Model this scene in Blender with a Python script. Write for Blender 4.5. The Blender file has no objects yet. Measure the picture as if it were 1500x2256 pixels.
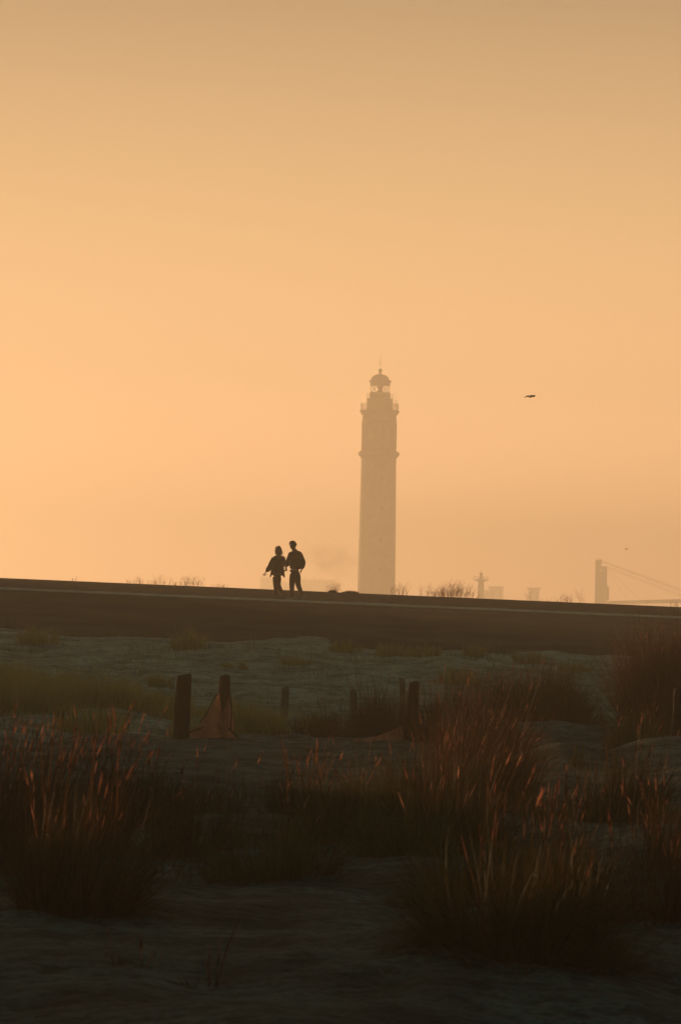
import bpy, bmesh, math, random
import numpy as np
from mathutils import Vector, Matrix

R = math.radians
random.seed(7)
rng = np.random.default_rng(11)
SC = bpy.context.scene
COL = SC.collection

# ------------------------------------------------------------------ camera
EYE = Vector((0.0, 0.0, 4.5))          # eye height above the harbour flat (z = 0)
FPX = 8460.0                           # focal length in pixels of the 1500 x 2256 photograph
PITCH = math.atan((1345 - 1128) / FPX)
ROLL = R(1.05)
cam_d = bpy.data.cameras.new('camera')
cam = bpy.data.objects.new('camera', cam_d)
COL.objects.link(cam)
cam_d.sensor_fit = 'VERTICAL'
cam_d.sensor_height = 36.0
cam_d.lens = 36.0 * FPX / 2256.0
cam_d.clip_start = 0.1
cam_d.clip_end = 20000
CM = Matrix.Translation(EYE) @ Matrix.Rotation(math.pi / 2 + PITCH, 4, 'X') @ Matrix.Rotation(ROLL, 4, 'Z')
cam.matrix_world = CM
cam_d.dof.use_dof = True
cam_d.dof.focus_distance = 105.0
cam_d.dof.aperture_fstop = 13.0
SC.camera = cam
C3 = CM.to_3x3()


def at(px, py, d):
    """the point at forward distance d that the photograph shows at px, py"""
    v = C3 @ Vector(((px - 750) / FPX, -(py - 1128) / FPX, -1.0))
    v = v / v.y * d
    return EYE + v


# ------------------------------------------------------------------ light
SUN_AZ = R(-30)      # to the left of the view (+Y)
SUN_EL = R(2.15)
sdir = Vector((math.sin(SUN_AZ) * math.cos(SUN_EL), math.cos(SUN_AZ) * math.cos(SUN_EL), math.sin(SUN_EL)))
sl = bpy.data.lights.new('sun', 'SUN')
sl.energy = 5.0
sl.angle = R(0.6)
sl.color = (1.0, 0.545, 0.255)
so = bpy.data.objects.new('sun', sl)
COL.objects.link(so)
so.rotation_euler = sdir.to_track_quat('Z', 'Y').to_euler()
so.location = (-40, 60, 60)

W = bpy.data.worlds.new('World')
SC.world = W
W.use_nodes = True
wt = W.node_tree
wt.nodes.clear()


def wn(t, **k):
    n = wt.nodes.new(t)
    for a, b in k.items():
        setattr(n, a, b)
    return n


w_out = wn('ShaderNodeOutputWorld')
w_bg = wn('ShaderNodeBackground')
w_bg2 = wn('ShaderNodeBackground')
w_add = wn('ShaderNodeAddShader')
sky = wn('ShaderNodeTexSky')
sky.sky_type = 'NISHITA'
sky.sun_disc = False
sky.sun_elevation = SUN_EL
sky.sun_rotation = SUN_AZ
sky.dust_density = 4.0
tc = wn('ShaderNodeTexCoord')
sep = wn('ShaderNodeSeparateXYZ')
wt.links.new(tc.outputs['Generated'], sep.inputs[0])


def ramp(tree, stops, inp, interp='EASE'):
    r = tree.nodes.new('ShaderNodeValToRGB')
    r.color_ramp.interpolation = interp
    e = r.color_ramp.elements
    while len(e) < len(stops):
        e.new(0.5)
    for q, (p, c) in zip(e, stops):
        q.position = p
        q.color = (c[0], c[1], c[2], 1)
    tree.links.new(inp, r.inputs['Fac'])
    return r


# warm hazy dusk glow on the sun side, dropping quickly to a dim blue overhead and behind
warm = ramp(wt, [(0.0, (1.9, .82, .42)), (0.025, (1.42, .70, .35)), (0.06, (.84, .47, .225)), (0.10, (.60, .37, .175)), (0.135, (.41, .265, .135)),
                 (0.17, (.22, .16, .094)), (0.21, (.07, .06, .045)), (0.27, (.014, .034, .034)), (1.0, (.011, .041, .043))], sep.outputs['Z'], 'LINEAR')
cold = ramp(wt, [(0.0, (.012, .038, .040)), (0.3, (.011, .041, .043)), (1.0, (.011, .041, .043))], sep.outputs['Z'], 'LINEAR')
dotn = wn('ShaderNodeVectorMath', operation='DOT_PRODUCT')
wt.links.new(tc.outputs['Generated'], dotn.inputs[0])
dotn.inputs[1].default_value = (math.sin(R(2)), math.cos(R(2)), 0)
azr = wn('ShaderNodeMapRange', interpolation_type='SMOOTHSTEP')
azr.inputs['From Min'].default_value = 0.72
azr.inputs['From Max'].default_value = 0.97
wt.links.new(dotn.outputs['Value'], azr.inputs['Value'])
mx = wn('ShaderNodeMix', data_type='RGBA')
wt.links.new(azr.outputs[0], mx.inputs['Factor'])
wt.links.new(cold.outputs[0], mx.inputs['A'])
wt.links.new(warm.outputs[0], mx.inputs['B'])
wt.links.new(mx.outputs['Result'], w_bg.inputs['Color'])
w_bg.inputs['Strength'].default_value = 1.0
wt.links.new(sky.outputs[0], w_bg2.inputs['Color'])
w_bg2.inputs['Strength'].default_value = 0.003
wt.links.new(w_bg.outputs[0], w_add.inputs[0])
wt.links.new(w_bg2.outputs[0], w_add.inputs[1])
wt.links.new(w_add.outputs[0], w_out.inputs['Surface'])

SC.view_settings.view_transform = 'Standard'
SC.view_settings.look = 'None'
SC.view_settings.exposure = 0.54
SC.view_settings.gamma = 1.0
SC.render.engine = 'CYCLES'
SC.cycles.use_denoising = True
SC.cycles.max_bounces = 8
SC.cycles.transparent_max_bounces = 24
SC.cycles.volume_bounces = 4
SC.render.film_transparent = False


# ------------------------------------------------------------------ helpers
def tag(o, label=None, cat=None, group=None, kind=None):
    if label: o['label'] = label
    if cat: o['category'] = cat
    if group: o['group'] = group
    if kind: o['kind'] = kind
    return o


def empty(name, loc, label, cat, group=None, rz=0):
    o = bpy.data.objects.new(name, None)
    COL.objects.link(o)
    o.location = loc
    o.rotation_euler = (0, 0, rz)
    o.empty_display_size = 0.2
    return tag(o, label, cat, group)


def link(name, me, mat=None, parent=None, smooth=False):
    o = bpy.data.objects.new(name, me)
    COL.objects.link(o)
    if mat is not None and not me.materials:
        me.materials.append(mat)
    if parent is not None:
        o.parent = parent
    if smooth:
        me.polygons.foreach_set('use_smooth', [True] * len(me.polygons))
    return o


def from_bm(name, bm, mat, parent=None, smooth=False):
    bmesh.ops.recalc_face_normals(bm, faces=bm.faces)
    me = bpy.data.meshes.new(name)
    bm.to_mesh(me)
    bm.free()
    return link(name, me, mat, parent, smooth)


def quads_mesh(name, V, F):
    me = bpy.data.meshes.new(name)
    V = np.asarray(V, dtype=np.float32)
    F = np.asarray(F, dtype=np.int32)
    me.vertices.add(len(V))
    me.vertices.foreach_set('co', V.ravel())
    me.loops.add(F.size)
    me.loops.foreach_set('vertex_index', F.ravel())
    me.polygons.add(len(F))
    me.polygons.foreach_set('loop_start', np.arange(0, F.size, F.shape[1], dtype=np.int32))
    me.polygons.foreach_set('loop_total', np.full(len(F), F.shape[1], dtype=np.int32))
    me.update(calc_edges=True)
    me.validate()
    return me


def mat(name, color, rough=0.8, noise=None, bump=0.0, bscale=20.0, spec=0.3, metallic=0.0, transl=0.0, tall=1.0):
    """procedural surface: a base colour varied by noise, with a bump; transl = share of light let through"""
    m = bpy.data.materials.new(name)
    m.use_nodes = True
    t = m.node_tree
    b = t.nodes['Principled BSDF']
    b.inputs['Roughness'].default_value = rough
    b.inputs['Metallic'].default_value = metallic
    b.inputs['Specular IOR Level'].default_value = spec
    b.inputs['Base Color'].default_value = (*color, 1)
    co = t.nodes.new('ShaderNodeTexCoord')
    src = None
    if noise:
        sc, amt, c2 = noise
        n = t.nodes.new('ShaderNodeTexNoise')
        n.inputs['Scale'].default_value = sc
        n.inputs['Detail'].default_value = 6
        mp = t.nodes.new('ShaderNodeMapping')
        mp.inputs['Scale'].default_value = (1, 1, tall)
        t.links.new(co.outputs['Object'], mp.inputs[0])
        t.links.new(mp.outputs[0], n.inputs['Vector'])
        r = ramp(t, [(0.5 - amt / 2, color), (0.5 + amt / 2, c2)], n.outputs['Fac'], 'LINEAR')
        t.links.new(r.outputs[0], b.inputs['Base Color'])
        src = r.outputs[0]
    if bump:
        n = t.nodes.new('ShaderNodeTexNoise')
        n.inputs['Scale'].default_value = bscale
        n.inputs['Detail'].default_value = 8
        t.links.new(co.outputs['Object'], n.inputs['Vector'])
        bp = t.nodes.new('ShaderNodeBump')
        bp.inputs['Strength'].default_value = bump
        bp.inputs['Distance'].default_value = 0.02
        t.links.new(n.outputs['Fac'], bp.inputs['Height'])
        t.links.new(bp.outputs[0], b.inputs['Normal'])
    if transl:
        tr = t.nodes.new('ShaderNodeBsdfTranslucent')
        tr.inputs['Color'].default_value = (*color, 1)
        if src is not None:
            t.links.new(src, tr.inputs['Color'])
        mxs = t.nodes.new('ShaderNodeMixShader')
        mxs.inputs[0].default_value = transl
        t.links.new(b.outputs[0], mxs.inputs[1])
        t.links.new(tr.outputs[0], mxs.inputs[2])
        t.links.new(mxs.outputs[0], t.nodes['Material Output'].inputs['Surface'])
    return m


def hash2(ix, iy):
    h = (ix.astype(np.int64) * 374761393 + iy.astype(np.int64) * 668265263) & 0xffffffff
    h = ((h ^ (h >> 13)) * 1274126177) & 0xffffffff
    return ((h ^ (h >> 16)) & 0xffff) / 65535.0


def vnoise(x, y):
    x = np.asarray(x, float); y = np.asarray(y, float)
    ix, iy = np.floor(x).astype(int), np.floor(y).astype(int)
    fx, fy = x - ix, y - iy
    fx = fx * fx * (3 - 2 * fx); fy = fy * fy * (3 - 2 * fy)
    a = hash2(ix, iy); b = hash2(ix + 1, iy); c = hash2(ix, iy + 1); d = hash2(ix + 1, iy + 1)
    return (a + (b - a) * fx) * (1 - fy) + (c + (d - c) * fx) * fy - 0.5


def fbm(x, y, o=4):
    s = 0; a = 1.0; f = 1.0
    for k in range(o):
        s = s + a * vnoise(x * f + 17.3 * k, y * f - 9.1 * k)
        a *= .5; f *= 2.03
    return s


# ------------------------------------------------------------------ materials
def sand_material():
    m = bpy.data.materials.new('sand')
    m.use_nodes = True
    t = m.node_tree
    b = t.nodes['Principled BSDF']
    b.inputs['Roughness'].default_value = 0.9
    b.inputs['Specular IOR Level'].default_value = 0.15
    co = t.nodes.new('ShaderNodeTexCoord')
    n1 = t.nodes.new('ShaderNodeTexNoise')
    n1.inputs['Scale'].default_value = 1.3
    n1.inputs['Detail'].default_value = 8
    t.links.new(co.outputs['Object'], n1.inputs['Vector'])
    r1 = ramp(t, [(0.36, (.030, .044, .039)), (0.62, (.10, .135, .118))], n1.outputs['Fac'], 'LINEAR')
    n2 = t.nodes.new('ShaderNodeTexNoise')
    n2.inputs['Scale'].default_value = 9.0
    n2.inputs['Detail'].default_value = 6
    mp = t.nodes.new('ShaderNodeMapping')
    mp.inputs['Scale'].default_value = (0.75, 1.0, 1.0)
    t.links.new(co.outputs['Object'], mp.inputs[0])
    t.links.new(mp.outputs[0], n2.inputs['Vector'])
    r2 = ramp(t, [(0.38, (.35, .33, .28)), (0.5, (1, 1, 1))], n2.outputs['Fac'], 'LINEAR')
    # light painted into the colour: sand beyond the fence lifted, near sand left dark
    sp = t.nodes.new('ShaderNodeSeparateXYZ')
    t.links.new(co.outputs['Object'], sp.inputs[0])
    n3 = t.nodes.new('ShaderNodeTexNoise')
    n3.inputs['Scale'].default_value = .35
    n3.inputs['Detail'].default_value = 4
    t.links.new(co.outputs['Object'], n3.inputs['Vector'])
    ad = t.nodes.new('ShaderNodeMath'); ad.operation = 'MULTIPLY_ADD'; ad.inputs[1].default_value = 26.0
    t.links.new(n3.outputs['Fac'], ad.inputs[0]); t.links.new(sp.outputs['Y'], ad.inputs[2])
    dry = t.nodes.new('ShaderNodeMapRange'); dry.interpolation_type = 'SMOOTHSTEP'  # weight of the painted lightening, growing with distance
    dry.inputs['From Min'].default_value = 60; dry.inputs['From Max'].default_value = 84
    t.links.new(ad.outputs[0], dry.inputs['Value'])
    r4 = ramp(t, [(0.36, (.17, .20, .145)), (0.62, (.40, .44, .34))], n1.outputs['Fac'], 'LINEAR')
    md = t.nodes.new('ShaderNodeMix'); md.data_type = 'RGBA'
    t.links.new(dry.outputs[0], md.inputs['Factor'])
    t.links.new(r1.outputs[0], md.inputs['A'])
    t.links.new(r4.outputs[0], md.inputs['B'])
    # litter specks
    n5 = t.nodes.new('ShaderNodeTexNoise')
    n5.inputs['Scale'].default_value = 38.0
    n5.inputs['Detail'].default_value = 6
    t.links.new(mp.outputs[0], n5.inputs['Vector'])
    r5 = ramp(t, [(0.40, (.45, .42, .38)), (0.52, (1, 1, 1))], n5.outputs['Fac'], 'LINEAR')
    mm = t.nodes.new('ShaderNodeMix')
    mm.data_type = 'RGBA'
    mm.blend_type = 'MULTIPLY'
    mm.inputs['Factor'].default_value = 0.75
    t.links.new(md.outputs['Result'], mm.inputs['A'])
    t.links.new(r2.outputs[0], mm.inputs['B'])
    m2 = t.nodes.new('ShaderNodeMix')
    m2.data_type = 'RGBA'
    m2.blend_type = 'MULTIPLY'
    m2.inputs['Factor'].default_value = 0.8
    t.links.new(mm.outputs['Result'], m2.inputs['A'])
    t.links.new(r5.outputs[0], m2.inputs['B'])
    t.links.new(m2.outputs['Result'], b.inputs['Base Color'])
    bp = t.nodes.new('ShaderNodeBump')
    bp.inputs['Strength'].default_value = 1.0
    bp.inputs['Distance'].default_value = 0.10
    t.links.new(n2.outputs['Fac'], bp.inputs['Height'])
    t.links.new(bp.outputs[0], b.inputs['Normal'])
    return m


M = {}
M['sand'] = sand_material()
M['asphalt'] = mat('asphalt', (.012, .012, .004), .95, (0.45, .3, (.052, .050, .020)), .5, 30, .1)
M['road'] = mat('road_asphalt', (.026, .022, .013), .95, (0.6, .3, (.036, .031, .02)), .3, 30, .1)
M['kerb'] = mat('kerb_concrete', (.88, .76, .55), .9, (3, .3, (.75, .65, .47)), .3, 40)
M['flat'] = mat('harbour_flat', (.10, .09, .07), .95, (.01, .3, (.06, .06, .05)))
M['wood'] = mat('weathered_wood', (.018, .014, .010), .9, (14, .4, (.038, .030, .022)), .8, 30, .1)
M['wood_pale'] = mat('pale_wood', (.12, .10, .07), .9, (14, .4, (.18, .15, .105)), .8, 30, .1)
M['crack'] = mat('post_crack', (.02, .016, .012), 1)
M['tower'] = mat('lighthouse_brick', (.42, .38, .31), .9, (.5, .3, (.34, .31, .26)))
M['tower_trim'] = mat('lighthouse_stone', (.22, .19, .15), .9, (.5, .3, (.13, .11, .09)))
M['metal'] = mat('painted_metal', (.045, .045, .04), .6, (2, .3, (.03, .03, .028)))
M['far'] = mat('far_concrete', (.45, .40, .32), .9, (.1, .3, (.36, .32, .26)))
M['far_metal'] = mat('far_steel', (.12, .10, .09), .8)
M['windowdark'] = mat('dark_window', (.02, .02, .022), .3)
M['skin'] = mat('skin', (.13, .07, .045), .6)
M['hair'] = mat('dark_hair', (.018, .012, .009), .7)
M['jacket'] = mat('dark_jacket', (.006, .005, .005), .95, (20, .3, (.010, .009, .009)), .3, 60, .1)
M['coat'] = mat('dark_coat', (.007, .005, .004), .95, (20, .3, (.012, .009, .007)), .3, 60, .1)
M['shirt'] = mat('pale_shirt', (.14, .18, .21), .85)
M['jeans'] = mat('faded_jeans', (.018, .021, .024), .95, (12, .3, (.011, .013, .016)))
M['legging'] = mat('dark_trousers', (.007, .006, .005), .95)
M['shoe'] = mat('grey_shoe', (.20, .23, .25), .7)
M['boot'] = mat('dark_boot', (.02, .015, .012), .7)
M['feather'] = mat('dark_feather', (.03, .022, .02), .8, (30, .3, (.05, .038, .03)))
M['feather_pale'] = mat('pale_feather', (.35, .3, .26), .8)
M['rope'] = mat('dark_rope', (.02, .016, .014), .9)
M['grass_green'] = mat('grass_green', (.045, .043, .010), .7, (14, .4, (.12, .105, .024)), transl=.3, tall=.12)
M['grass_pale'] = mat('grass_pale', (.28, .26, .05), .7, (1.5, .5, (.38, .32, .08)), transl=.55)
M['grass_dry'] = mat('grass_dry', (.032, .027, .009), .75, (14, .4, (.10, .066, .020)), transl=.26, tall=.12)
M['grass_red'] = mat('grass_red', (.042, .025, .010), .75, (14, .4, (.12, .052, .022)), transl=.36, tall=.12)
M['plume'] = mat('seed_plume', (.07, .035, .02), .8, (16, .16, (.43, .20, .13)), transl=.65)  # strong light-dark noise stands in for sunlit and shaded heads
M['twig'] = mat('dry_twig', (.24, .11, .065), .9, transl=.45)


def glass_material():
    m = bpy.data.materials.new('lantern_glass')
    m.use_nodes = True
    t = m.node_tree
    b = t.nodes['Principled BSDF']
    b.inputs['Base Color'].default_value = (.8, .8, .78, 1)
    b.inputs['Roughness'].default_value = 0.1
    tr = t.nodes.new('ShaderNodeBsdfTransparent')
    mxs = t.nodes.new('ShaderNodeMixShader')
    mxs.inputs[0].default_value = 0.88
    t.links.new(b.outputs[0], mxs.inputs[1])
    t.links.new(tr.outputs[0], mxs.inputs[2])
    t.links.new(mxs.outputs[0], t.nodes['Material Output'].inputs['Surface'])
    return m


def net_material():
    m = bpy.data.materials.new('orange_netting')
    m.use_nodes = True
    t = m.node_tree
    b = t.nodes['Principled BSDF']
    b.inputs['Roughness'].default_value = 0.8
    co = t.nodes.new('ShaderNodeTexCoord')
    n = t.nodes.new('ShaderNodeTexNoise')
    n.inputs['Scale'].default_value = 7
    n.inputs['Detail'].default_value = 5
    t.links.new(co.outputs['Object'], n.inputs['Vector'])
    r = ramp(t, [(.35, (.50, .21, .12)), (.65, (.72, .32, .19))], n.outputs['Fac'], 'LINEAR')
    t.links.new(r.outputs[0], b.inputs['Base Color'])
    tl = t.nodes.new('ShaderNodeBsdfTranslucent')
    t.links.new(r.outputs[0], tl.inputs['Color'])
    a = t.nodes.new('ShaderNodeMixShader')
    a.inputs[0].default_value = .6
    t.links.new(b.outputs[0], a.inputs[1])
    t.links.new(tl.outputs[0], a.inputs[2])
    # open square mesh of the net, about 1.2 cm
    sp = t.nodes.new('ShaderNodeSeparateXYZ')
    t.links.new(co.outputs['Object'], sp.inputs[0])
    hole = None
    for ax in ('X', 'Z'):
        w = t.nodes.new('ShaderNodeMath'); w.operation = 'PINGPONG'; w.inputs[1].default_value = .006
        t.links.new(sp.outputs[ax], w.inputs[0])
        g = t.nodes.new('ShaderNodeMath'); g.operation = 'GREATER_THAN'; g.inputs[1].default_value = .0036
        t.links.new(w.outputs[0], g.inputs[0])
        if hole is None:
            hole = g
        else:
            mu = t.nodes.new('ShaderNodeMath'); mu.operation = 'MULTIPLY'
            t.links.new(hole.outputs[0], mu.inputs[0]); t.links.new(g.outputs[0], mu.inputs[1])
            hole = mu
    tr = t.nodes.new('ShaderNodeBsdfTransparent')
    c = t.nodes.new('ShaderNodeMixShader')
    t.links.new(hole.outputs[0], c.inputs[0])
    t.links.new(a.outputs[0], c.inputs[1])
    t.links.new(tr.outputs[0], c.inputs[2])
    t.links.new(c.outputs[0], t.nodes['Material Output'].inputs['Surface'])
    return m


M['glass'] = glass_material()
M['net'] = net_material()

# ------------------------------------------------------------------ the ground
PD = [-400, -60, 0, 8, 13, 17, 22, 30, 40, 46, 48, 50, 53, 60, 70, 80, 90, 97]
PZ = [-1.3, -1.3, -1.35, -1.38, -1.40, -1.38, -1.44, -1.61, -1.66, -1.68, -1.66, -1.85, -2.1, -2.28, -2.26, -2.0, -1.34, -0.93]
D_FOOT, D_KERB, D_FAR = 97.0, 113.0, 121.0


def pchip(xs, ys, x):
    """smooth monotone interpolation"""
    xs = np.asarray(xs, float); ys = np.asarray(ys, float); x = np.clip(np.asarray(x, float), xs[0], xs[-1])
    h = np.diff(xs); s = np.diff(ys) / h
    m = np.zeros(len(xs)); m[0] = s[0]; m[-1] = s[-1]
    for i in range(1, len(xs) - 1):
        m[i] = 0 if s[i - 1] * s[i] <= 0 else 2 * s[i - 1] * s[i] / (s[i - 1] + s[i])
    i = np.clip(np.searchsorted(xs, x) - 1, 0, len(xs) - 2)
    t = (x - xs[i]) / h[i]
    return ((2 * t**3 - 3 * t**2 + 1) * ys[i] + (t**3 - 2 * t**2 + t) * h[i] * m[i]
            + (-2 * t**3 + 3 * t**2) * ys[i + 1] + (t**3 - t**2) * h[i] * m[i + 1])


def tilt(x):
    x = np.asarray(x, float)
    return -0.0247 * 80 * np.tanh(x / 80) + .8 * np.clip((-x - 13) / 14, 0, 1)  # last term: extra rise out of view at the left, added to block the sun


# mounds: centre px, distance, height, half widths across / along (m)
MOUNDS = [(1215, 45.0, .42, 1.2, 1.3), (1215, 38.0, .27, .75, .9), (1450, 40.5, .22, .8, 1.2), (1440, 25, .10, .6, 1.5),
          (1200, 15.2, .08, .6, 1.4), (170, 18, .10, .5, 1.2), (480, 47.4, .03, .22, .9), (330, 46.6, .04, .9, .9), (1000, 27, .10, 1.3, 2),
          (640, 22, .07, .8, 1.6), (90, 66, .35, 2.0, 5), (330, 70, .25, 2.0, 5), (1430, 48, .18, 1.4, 2.0), (1180, 49.5, .12, 1.4, 1.6),
          (600, 90, .20, 2.5, 3), (1000, 91, .16, 2.0, 3), (1290, 90, -.12, 1.2, 4), (860, 54, .3, 2.2, 2.5), (2500, 34, .7, 4, 7)]
# unseen dune ridges, those at the left added to shade the sand and air, (x, d, height, half widths)
UNSEEN_RIDGES = [(-11.8, 40, 1.5, 4.2, 13), (-13.5, 70, 1.3, 4.6, 9), (-26, 50, 1.5, 9, 20), (17, 52, 1.2, 5, 14), (-9.0, 12, 2.0, 3.3, 10)]


def ground(x, d):
    """height above the eye level (negative: below) of the dune sand, dike and road"""
    x = np.asarray(x, float); d = np.asarray(d, float)
    x, d = np.broadcast_arrays(x, d)
    z = pchip(PD, PZ, d)
    z = z + tilt(x) * np.clip((d - 70) / 30, 0, 1)
    for px, md, h, wx, wy in MOUNDS:
        mxx = (px - 750) / FPX * md
        z = z + h * np.exp(-((x - mxx) / wx) ** 2 - ((d - md) / wy) ** 2)
    for mx_, md, h, wx, wy in UNSEEN_RIDGES:
        z = z + h * np.exp(-((x - mx_) / wx) ** 2 - ((d - md) / wy) ** 2)
    k = np.clip((D_FOOT + 1 - d) / 6, 0, 1)
    z = z + (fbm(x * .55, d * .35, 4) * .16 + fbm(x * 2.2, d * 1.3, 4) * .06 + fbm(x * 5.1, d * 4.0, 2) * .02) * (.25 + .75 * k) * (d > -300)
    # embankment, road, back slope
    t0 = tilt(x)
    foot = -.95 + t0
    kerb = .20 + t0
    far = .57 + t0
    emb = foot + (kerb - foot) * np.clip((d - D_FOOT) / (D_KERB - D_FOOT), 0, 1)
    lap = emb - .03 + .30 * fbm(x * .22 + 3, d * .12, 3) + .05 * fbm(x * 1.4, d * .9, 2) - .045 * (d - D_FOOT)
    q = np.clip((d - (D_FOOT - 3)) / 3, 0, 1)
    q = q * q * (3 - 2 * q)
    z = z * (1 - q) + lap * q                           # drifts of sand lap over the foot of the asphalt
    return z


def deck(x, d):
    """the asphalt: embankment up to the kerb, then the road"""
    x = np.asarray(x, float); d = np.asarray(d, float)
    t0 = tilt(x)
    return np.interp(d, [D_FOOT - 4, D_FOOT, D_KERB, D_FAR, D_FAR + 3, D_FAR + 40],
                     [-1.35, -.95, .20, .57, .53, -4.5 + 2.2]) + t0


def gz(x, d):
    if d > 105.5:
        return float(deck(x, d)) + EYE.z
    return float(ground(x, d)) + EYE.z


def gpx(px, d):
    """the spot on the ground at distance d under photo column px"""
    x = (px - 750) / FPX * d
    for _ in range(3):
        z = gz(x, d)
        y_img = 1345 - (z - EYE.z) * FPX / d
        x = ((px - 750) + (y_img - 1128) * math.tan(ROLL)) / FPX * d / 1.0
    return Vector((x, d, gz(x, d)))


def grid(name, xs, ds, zf, material, kind='structure', lift=0.0):
    X, D = np.meshgrid(xs, ds)
    Z = zf(X, D) + EYE.z + lift
    V = np.stack([X, D, Z], -1).reshape(-1, 3)
    n, m = len(xs), len(ds)
    i = np.arange(m - 1)[:, None] * n + np.arange(n - 1)[None, :]
    F = np.stack([i, i + 1, i + n + 1, i + n], -1).reshape(-1, 4)
    me = quads_mesh(name, V, F)
    o = link(name, me, material, None, True)
    o['kind'] = kind
    return o


def spaced(a, b, c, fine, coarse):
    """-a..a : fine inside b, growing outside"""
    inner = np.arange(-b, b + 1e-6, fine)
    outer = [b]
    step = fine
    while outer[-1] < a:
        step = min(step * 1.25, coarse)
        outer.append(outer[-1] + step)
    o = np.array(outer[1:])
    return np.concatenate([-o[::-1], inner, o])


xs = spaced(300, 12, 0, .11, 8)
ds = np.concatenate([np.arange(-100, -10, 12), np.arange(-10, 10, .5), np.arange(10, 54, .11), np.arange(54, 106, .16)])
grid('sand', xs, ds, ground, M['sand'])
xs2 = spaced(300, 14, 0, .5, 15)
grid('dike_slope', xs2, np.concatenate([np.linspace(D_FOOT - 1.5, D_FOOT, 4), np.linspace(D_FOOT + .8, D_KERB - .12, 20)]),
     lambda x, d: deck(x, d) + fbm(x * .8, d * .5, 3) * .012, M['asphalt'])
grid('road', xs2, np.linspace(D_KERB + .12, D_FAR, 6), deck, M['road'])
grid('verge', xs2, np.concatenate([np.linspace(D_FAR, D_FAR + 3, 8), np.linspace(D_FAR + 4.5, D_FAR + 60, 12)]),
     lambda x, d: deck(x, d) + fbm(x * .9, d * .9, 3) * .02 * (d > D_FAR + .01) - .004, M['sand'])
# kerb: a low concrete edge between slope and road
bm = bmesh.new()
prev = None
for x in np.concatenate([np.arange(-300, -30, 10), np.arange(-30, 20, .5), np.arange(20, 301, 10)]):
    b = float(deck(x, D_KERB)) + EYE.z + .003 * math.sin(x * 1.7)
    ring = [bm.verts.new((x, D_KERB - .12, b - .1)), bm.verts.new((x, D_KERB - .12, b + .045)), bm.verts.new((x, D_KERB - .09, b + .055)),
            bm.verts.new((x, D_KERB + .12, b + .055)), bm.verts.new((x, D_KERB + .12, b - .1))]
    if prev:
        for i in range(4):
            bm.faces.new((prev[i], prev[i + 1], ring[i + 1], ring[i]))
    prev = ring
from_bm('kerb', bm, M['kerb'])['kind'] = 'structure'
# harbour flat out to the horizon
bm = bmesh.new()
bmesh.ops.create_grid(bm, x_segments=8, y_segments=12, size=1, matrix=Matrix.Translation((170, 1750, 0)) @ Matrix.Diagonal((520, 1880, 1, 1)))
from_bm('harbour_ground', bm, M['flat'])['kind'] = 'structure'


# ------------------------------------------------------------------ grass
def ribbons(base, dirv, length, width, droop, lean, segs=5, taper=.9, curl=None):
    """n curved blades: arrays base (n,3), dirv (n,3), length, width, droop (n,), lean (3,)"""
    n = len(base)
    t = np.linspace(0, 1, segs + 1)[None, :, None]
    L = length[:, None, None]
    P = base[:, None, :] + dirv[:, None, :] * L * t
    P = P + np.array([0, 0, -1.0])[None, None, :] * (droop[:, None, None] * L * t ** 2.2)
    P = P + np.asarray(lean)[None, None, :] * L * t ** 2
    if curl is not None:
        P = P + curl[:, None, :] * L * t ** 2
    ang = rng.uniform(0, math.pi, n)
    side = np.stack([np.cos(ang), np.sin(ang), np.zeros(n)], -1)[:, None, :]
    w = width[:, None, None] * (1 - taper * t ** 1.5) * .5
    A = P - side * w
    B = P + side * w
    V = np.stack([A, B], 2).reshape(n, (segs + 1) * 2, 3)
    base_i = (np.arange(n) * (segs + 1) * 2)[:, None]
    k = np.arange(segs)[None, :] * 2
    F = np.stack([base_i + k, base_i + k + 1, base_i + k + 3, base_i + k + 2], -1).reshape(-1, 4)
    return V.reshape(-1, 3), F, P


def plume_geo(tips, tdirs, length, rad):
    """seed heads: slim crossed spindles with a ragged outline"""
    n = len(tips)
    prof_t = np.array([0, .15, .4, .65, .85, 1.0])
    prof_r = np.array([.25, .8, 1.0, .85, .5, .06])
    Vs, Fs, off = [], [], 0
    for q in range(3):
        ang = rng.uniform(0, math.pi, n)
        side = np.stack([np.cos(ang), np.sin(ang), np.zeros(n)], -1)
        jit = 1 + rng.uniform(-.35, .35, (n, 6))
        P = tips[:, None, :] + tdirs[:, None, :] * length[:, None, None] * (prof_t[None, :, None] - .15)
        w = rad[:, None, None] * (prof_r[None, :] * jit)[:, :, None]
        V = np.stack([P - side[:, None, :] * w, P + side[:, None, :] * w], 2).reshape(n, 12, 3)
        bi = (np.arange(n) * 12)[:, None]
        k = np.arange(5)[None, :] * 2
        F = np.stack([bi + k, bi + k + 1, bi + k + 3, bi + k + 2], -1).reshape(-1, 4) + off
        Vs.append(V.reshape(-1, 3)); Fs.append(F); off += n * 12
    return np.concatenate(Vs), np.concatenate(Fs)


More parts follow.
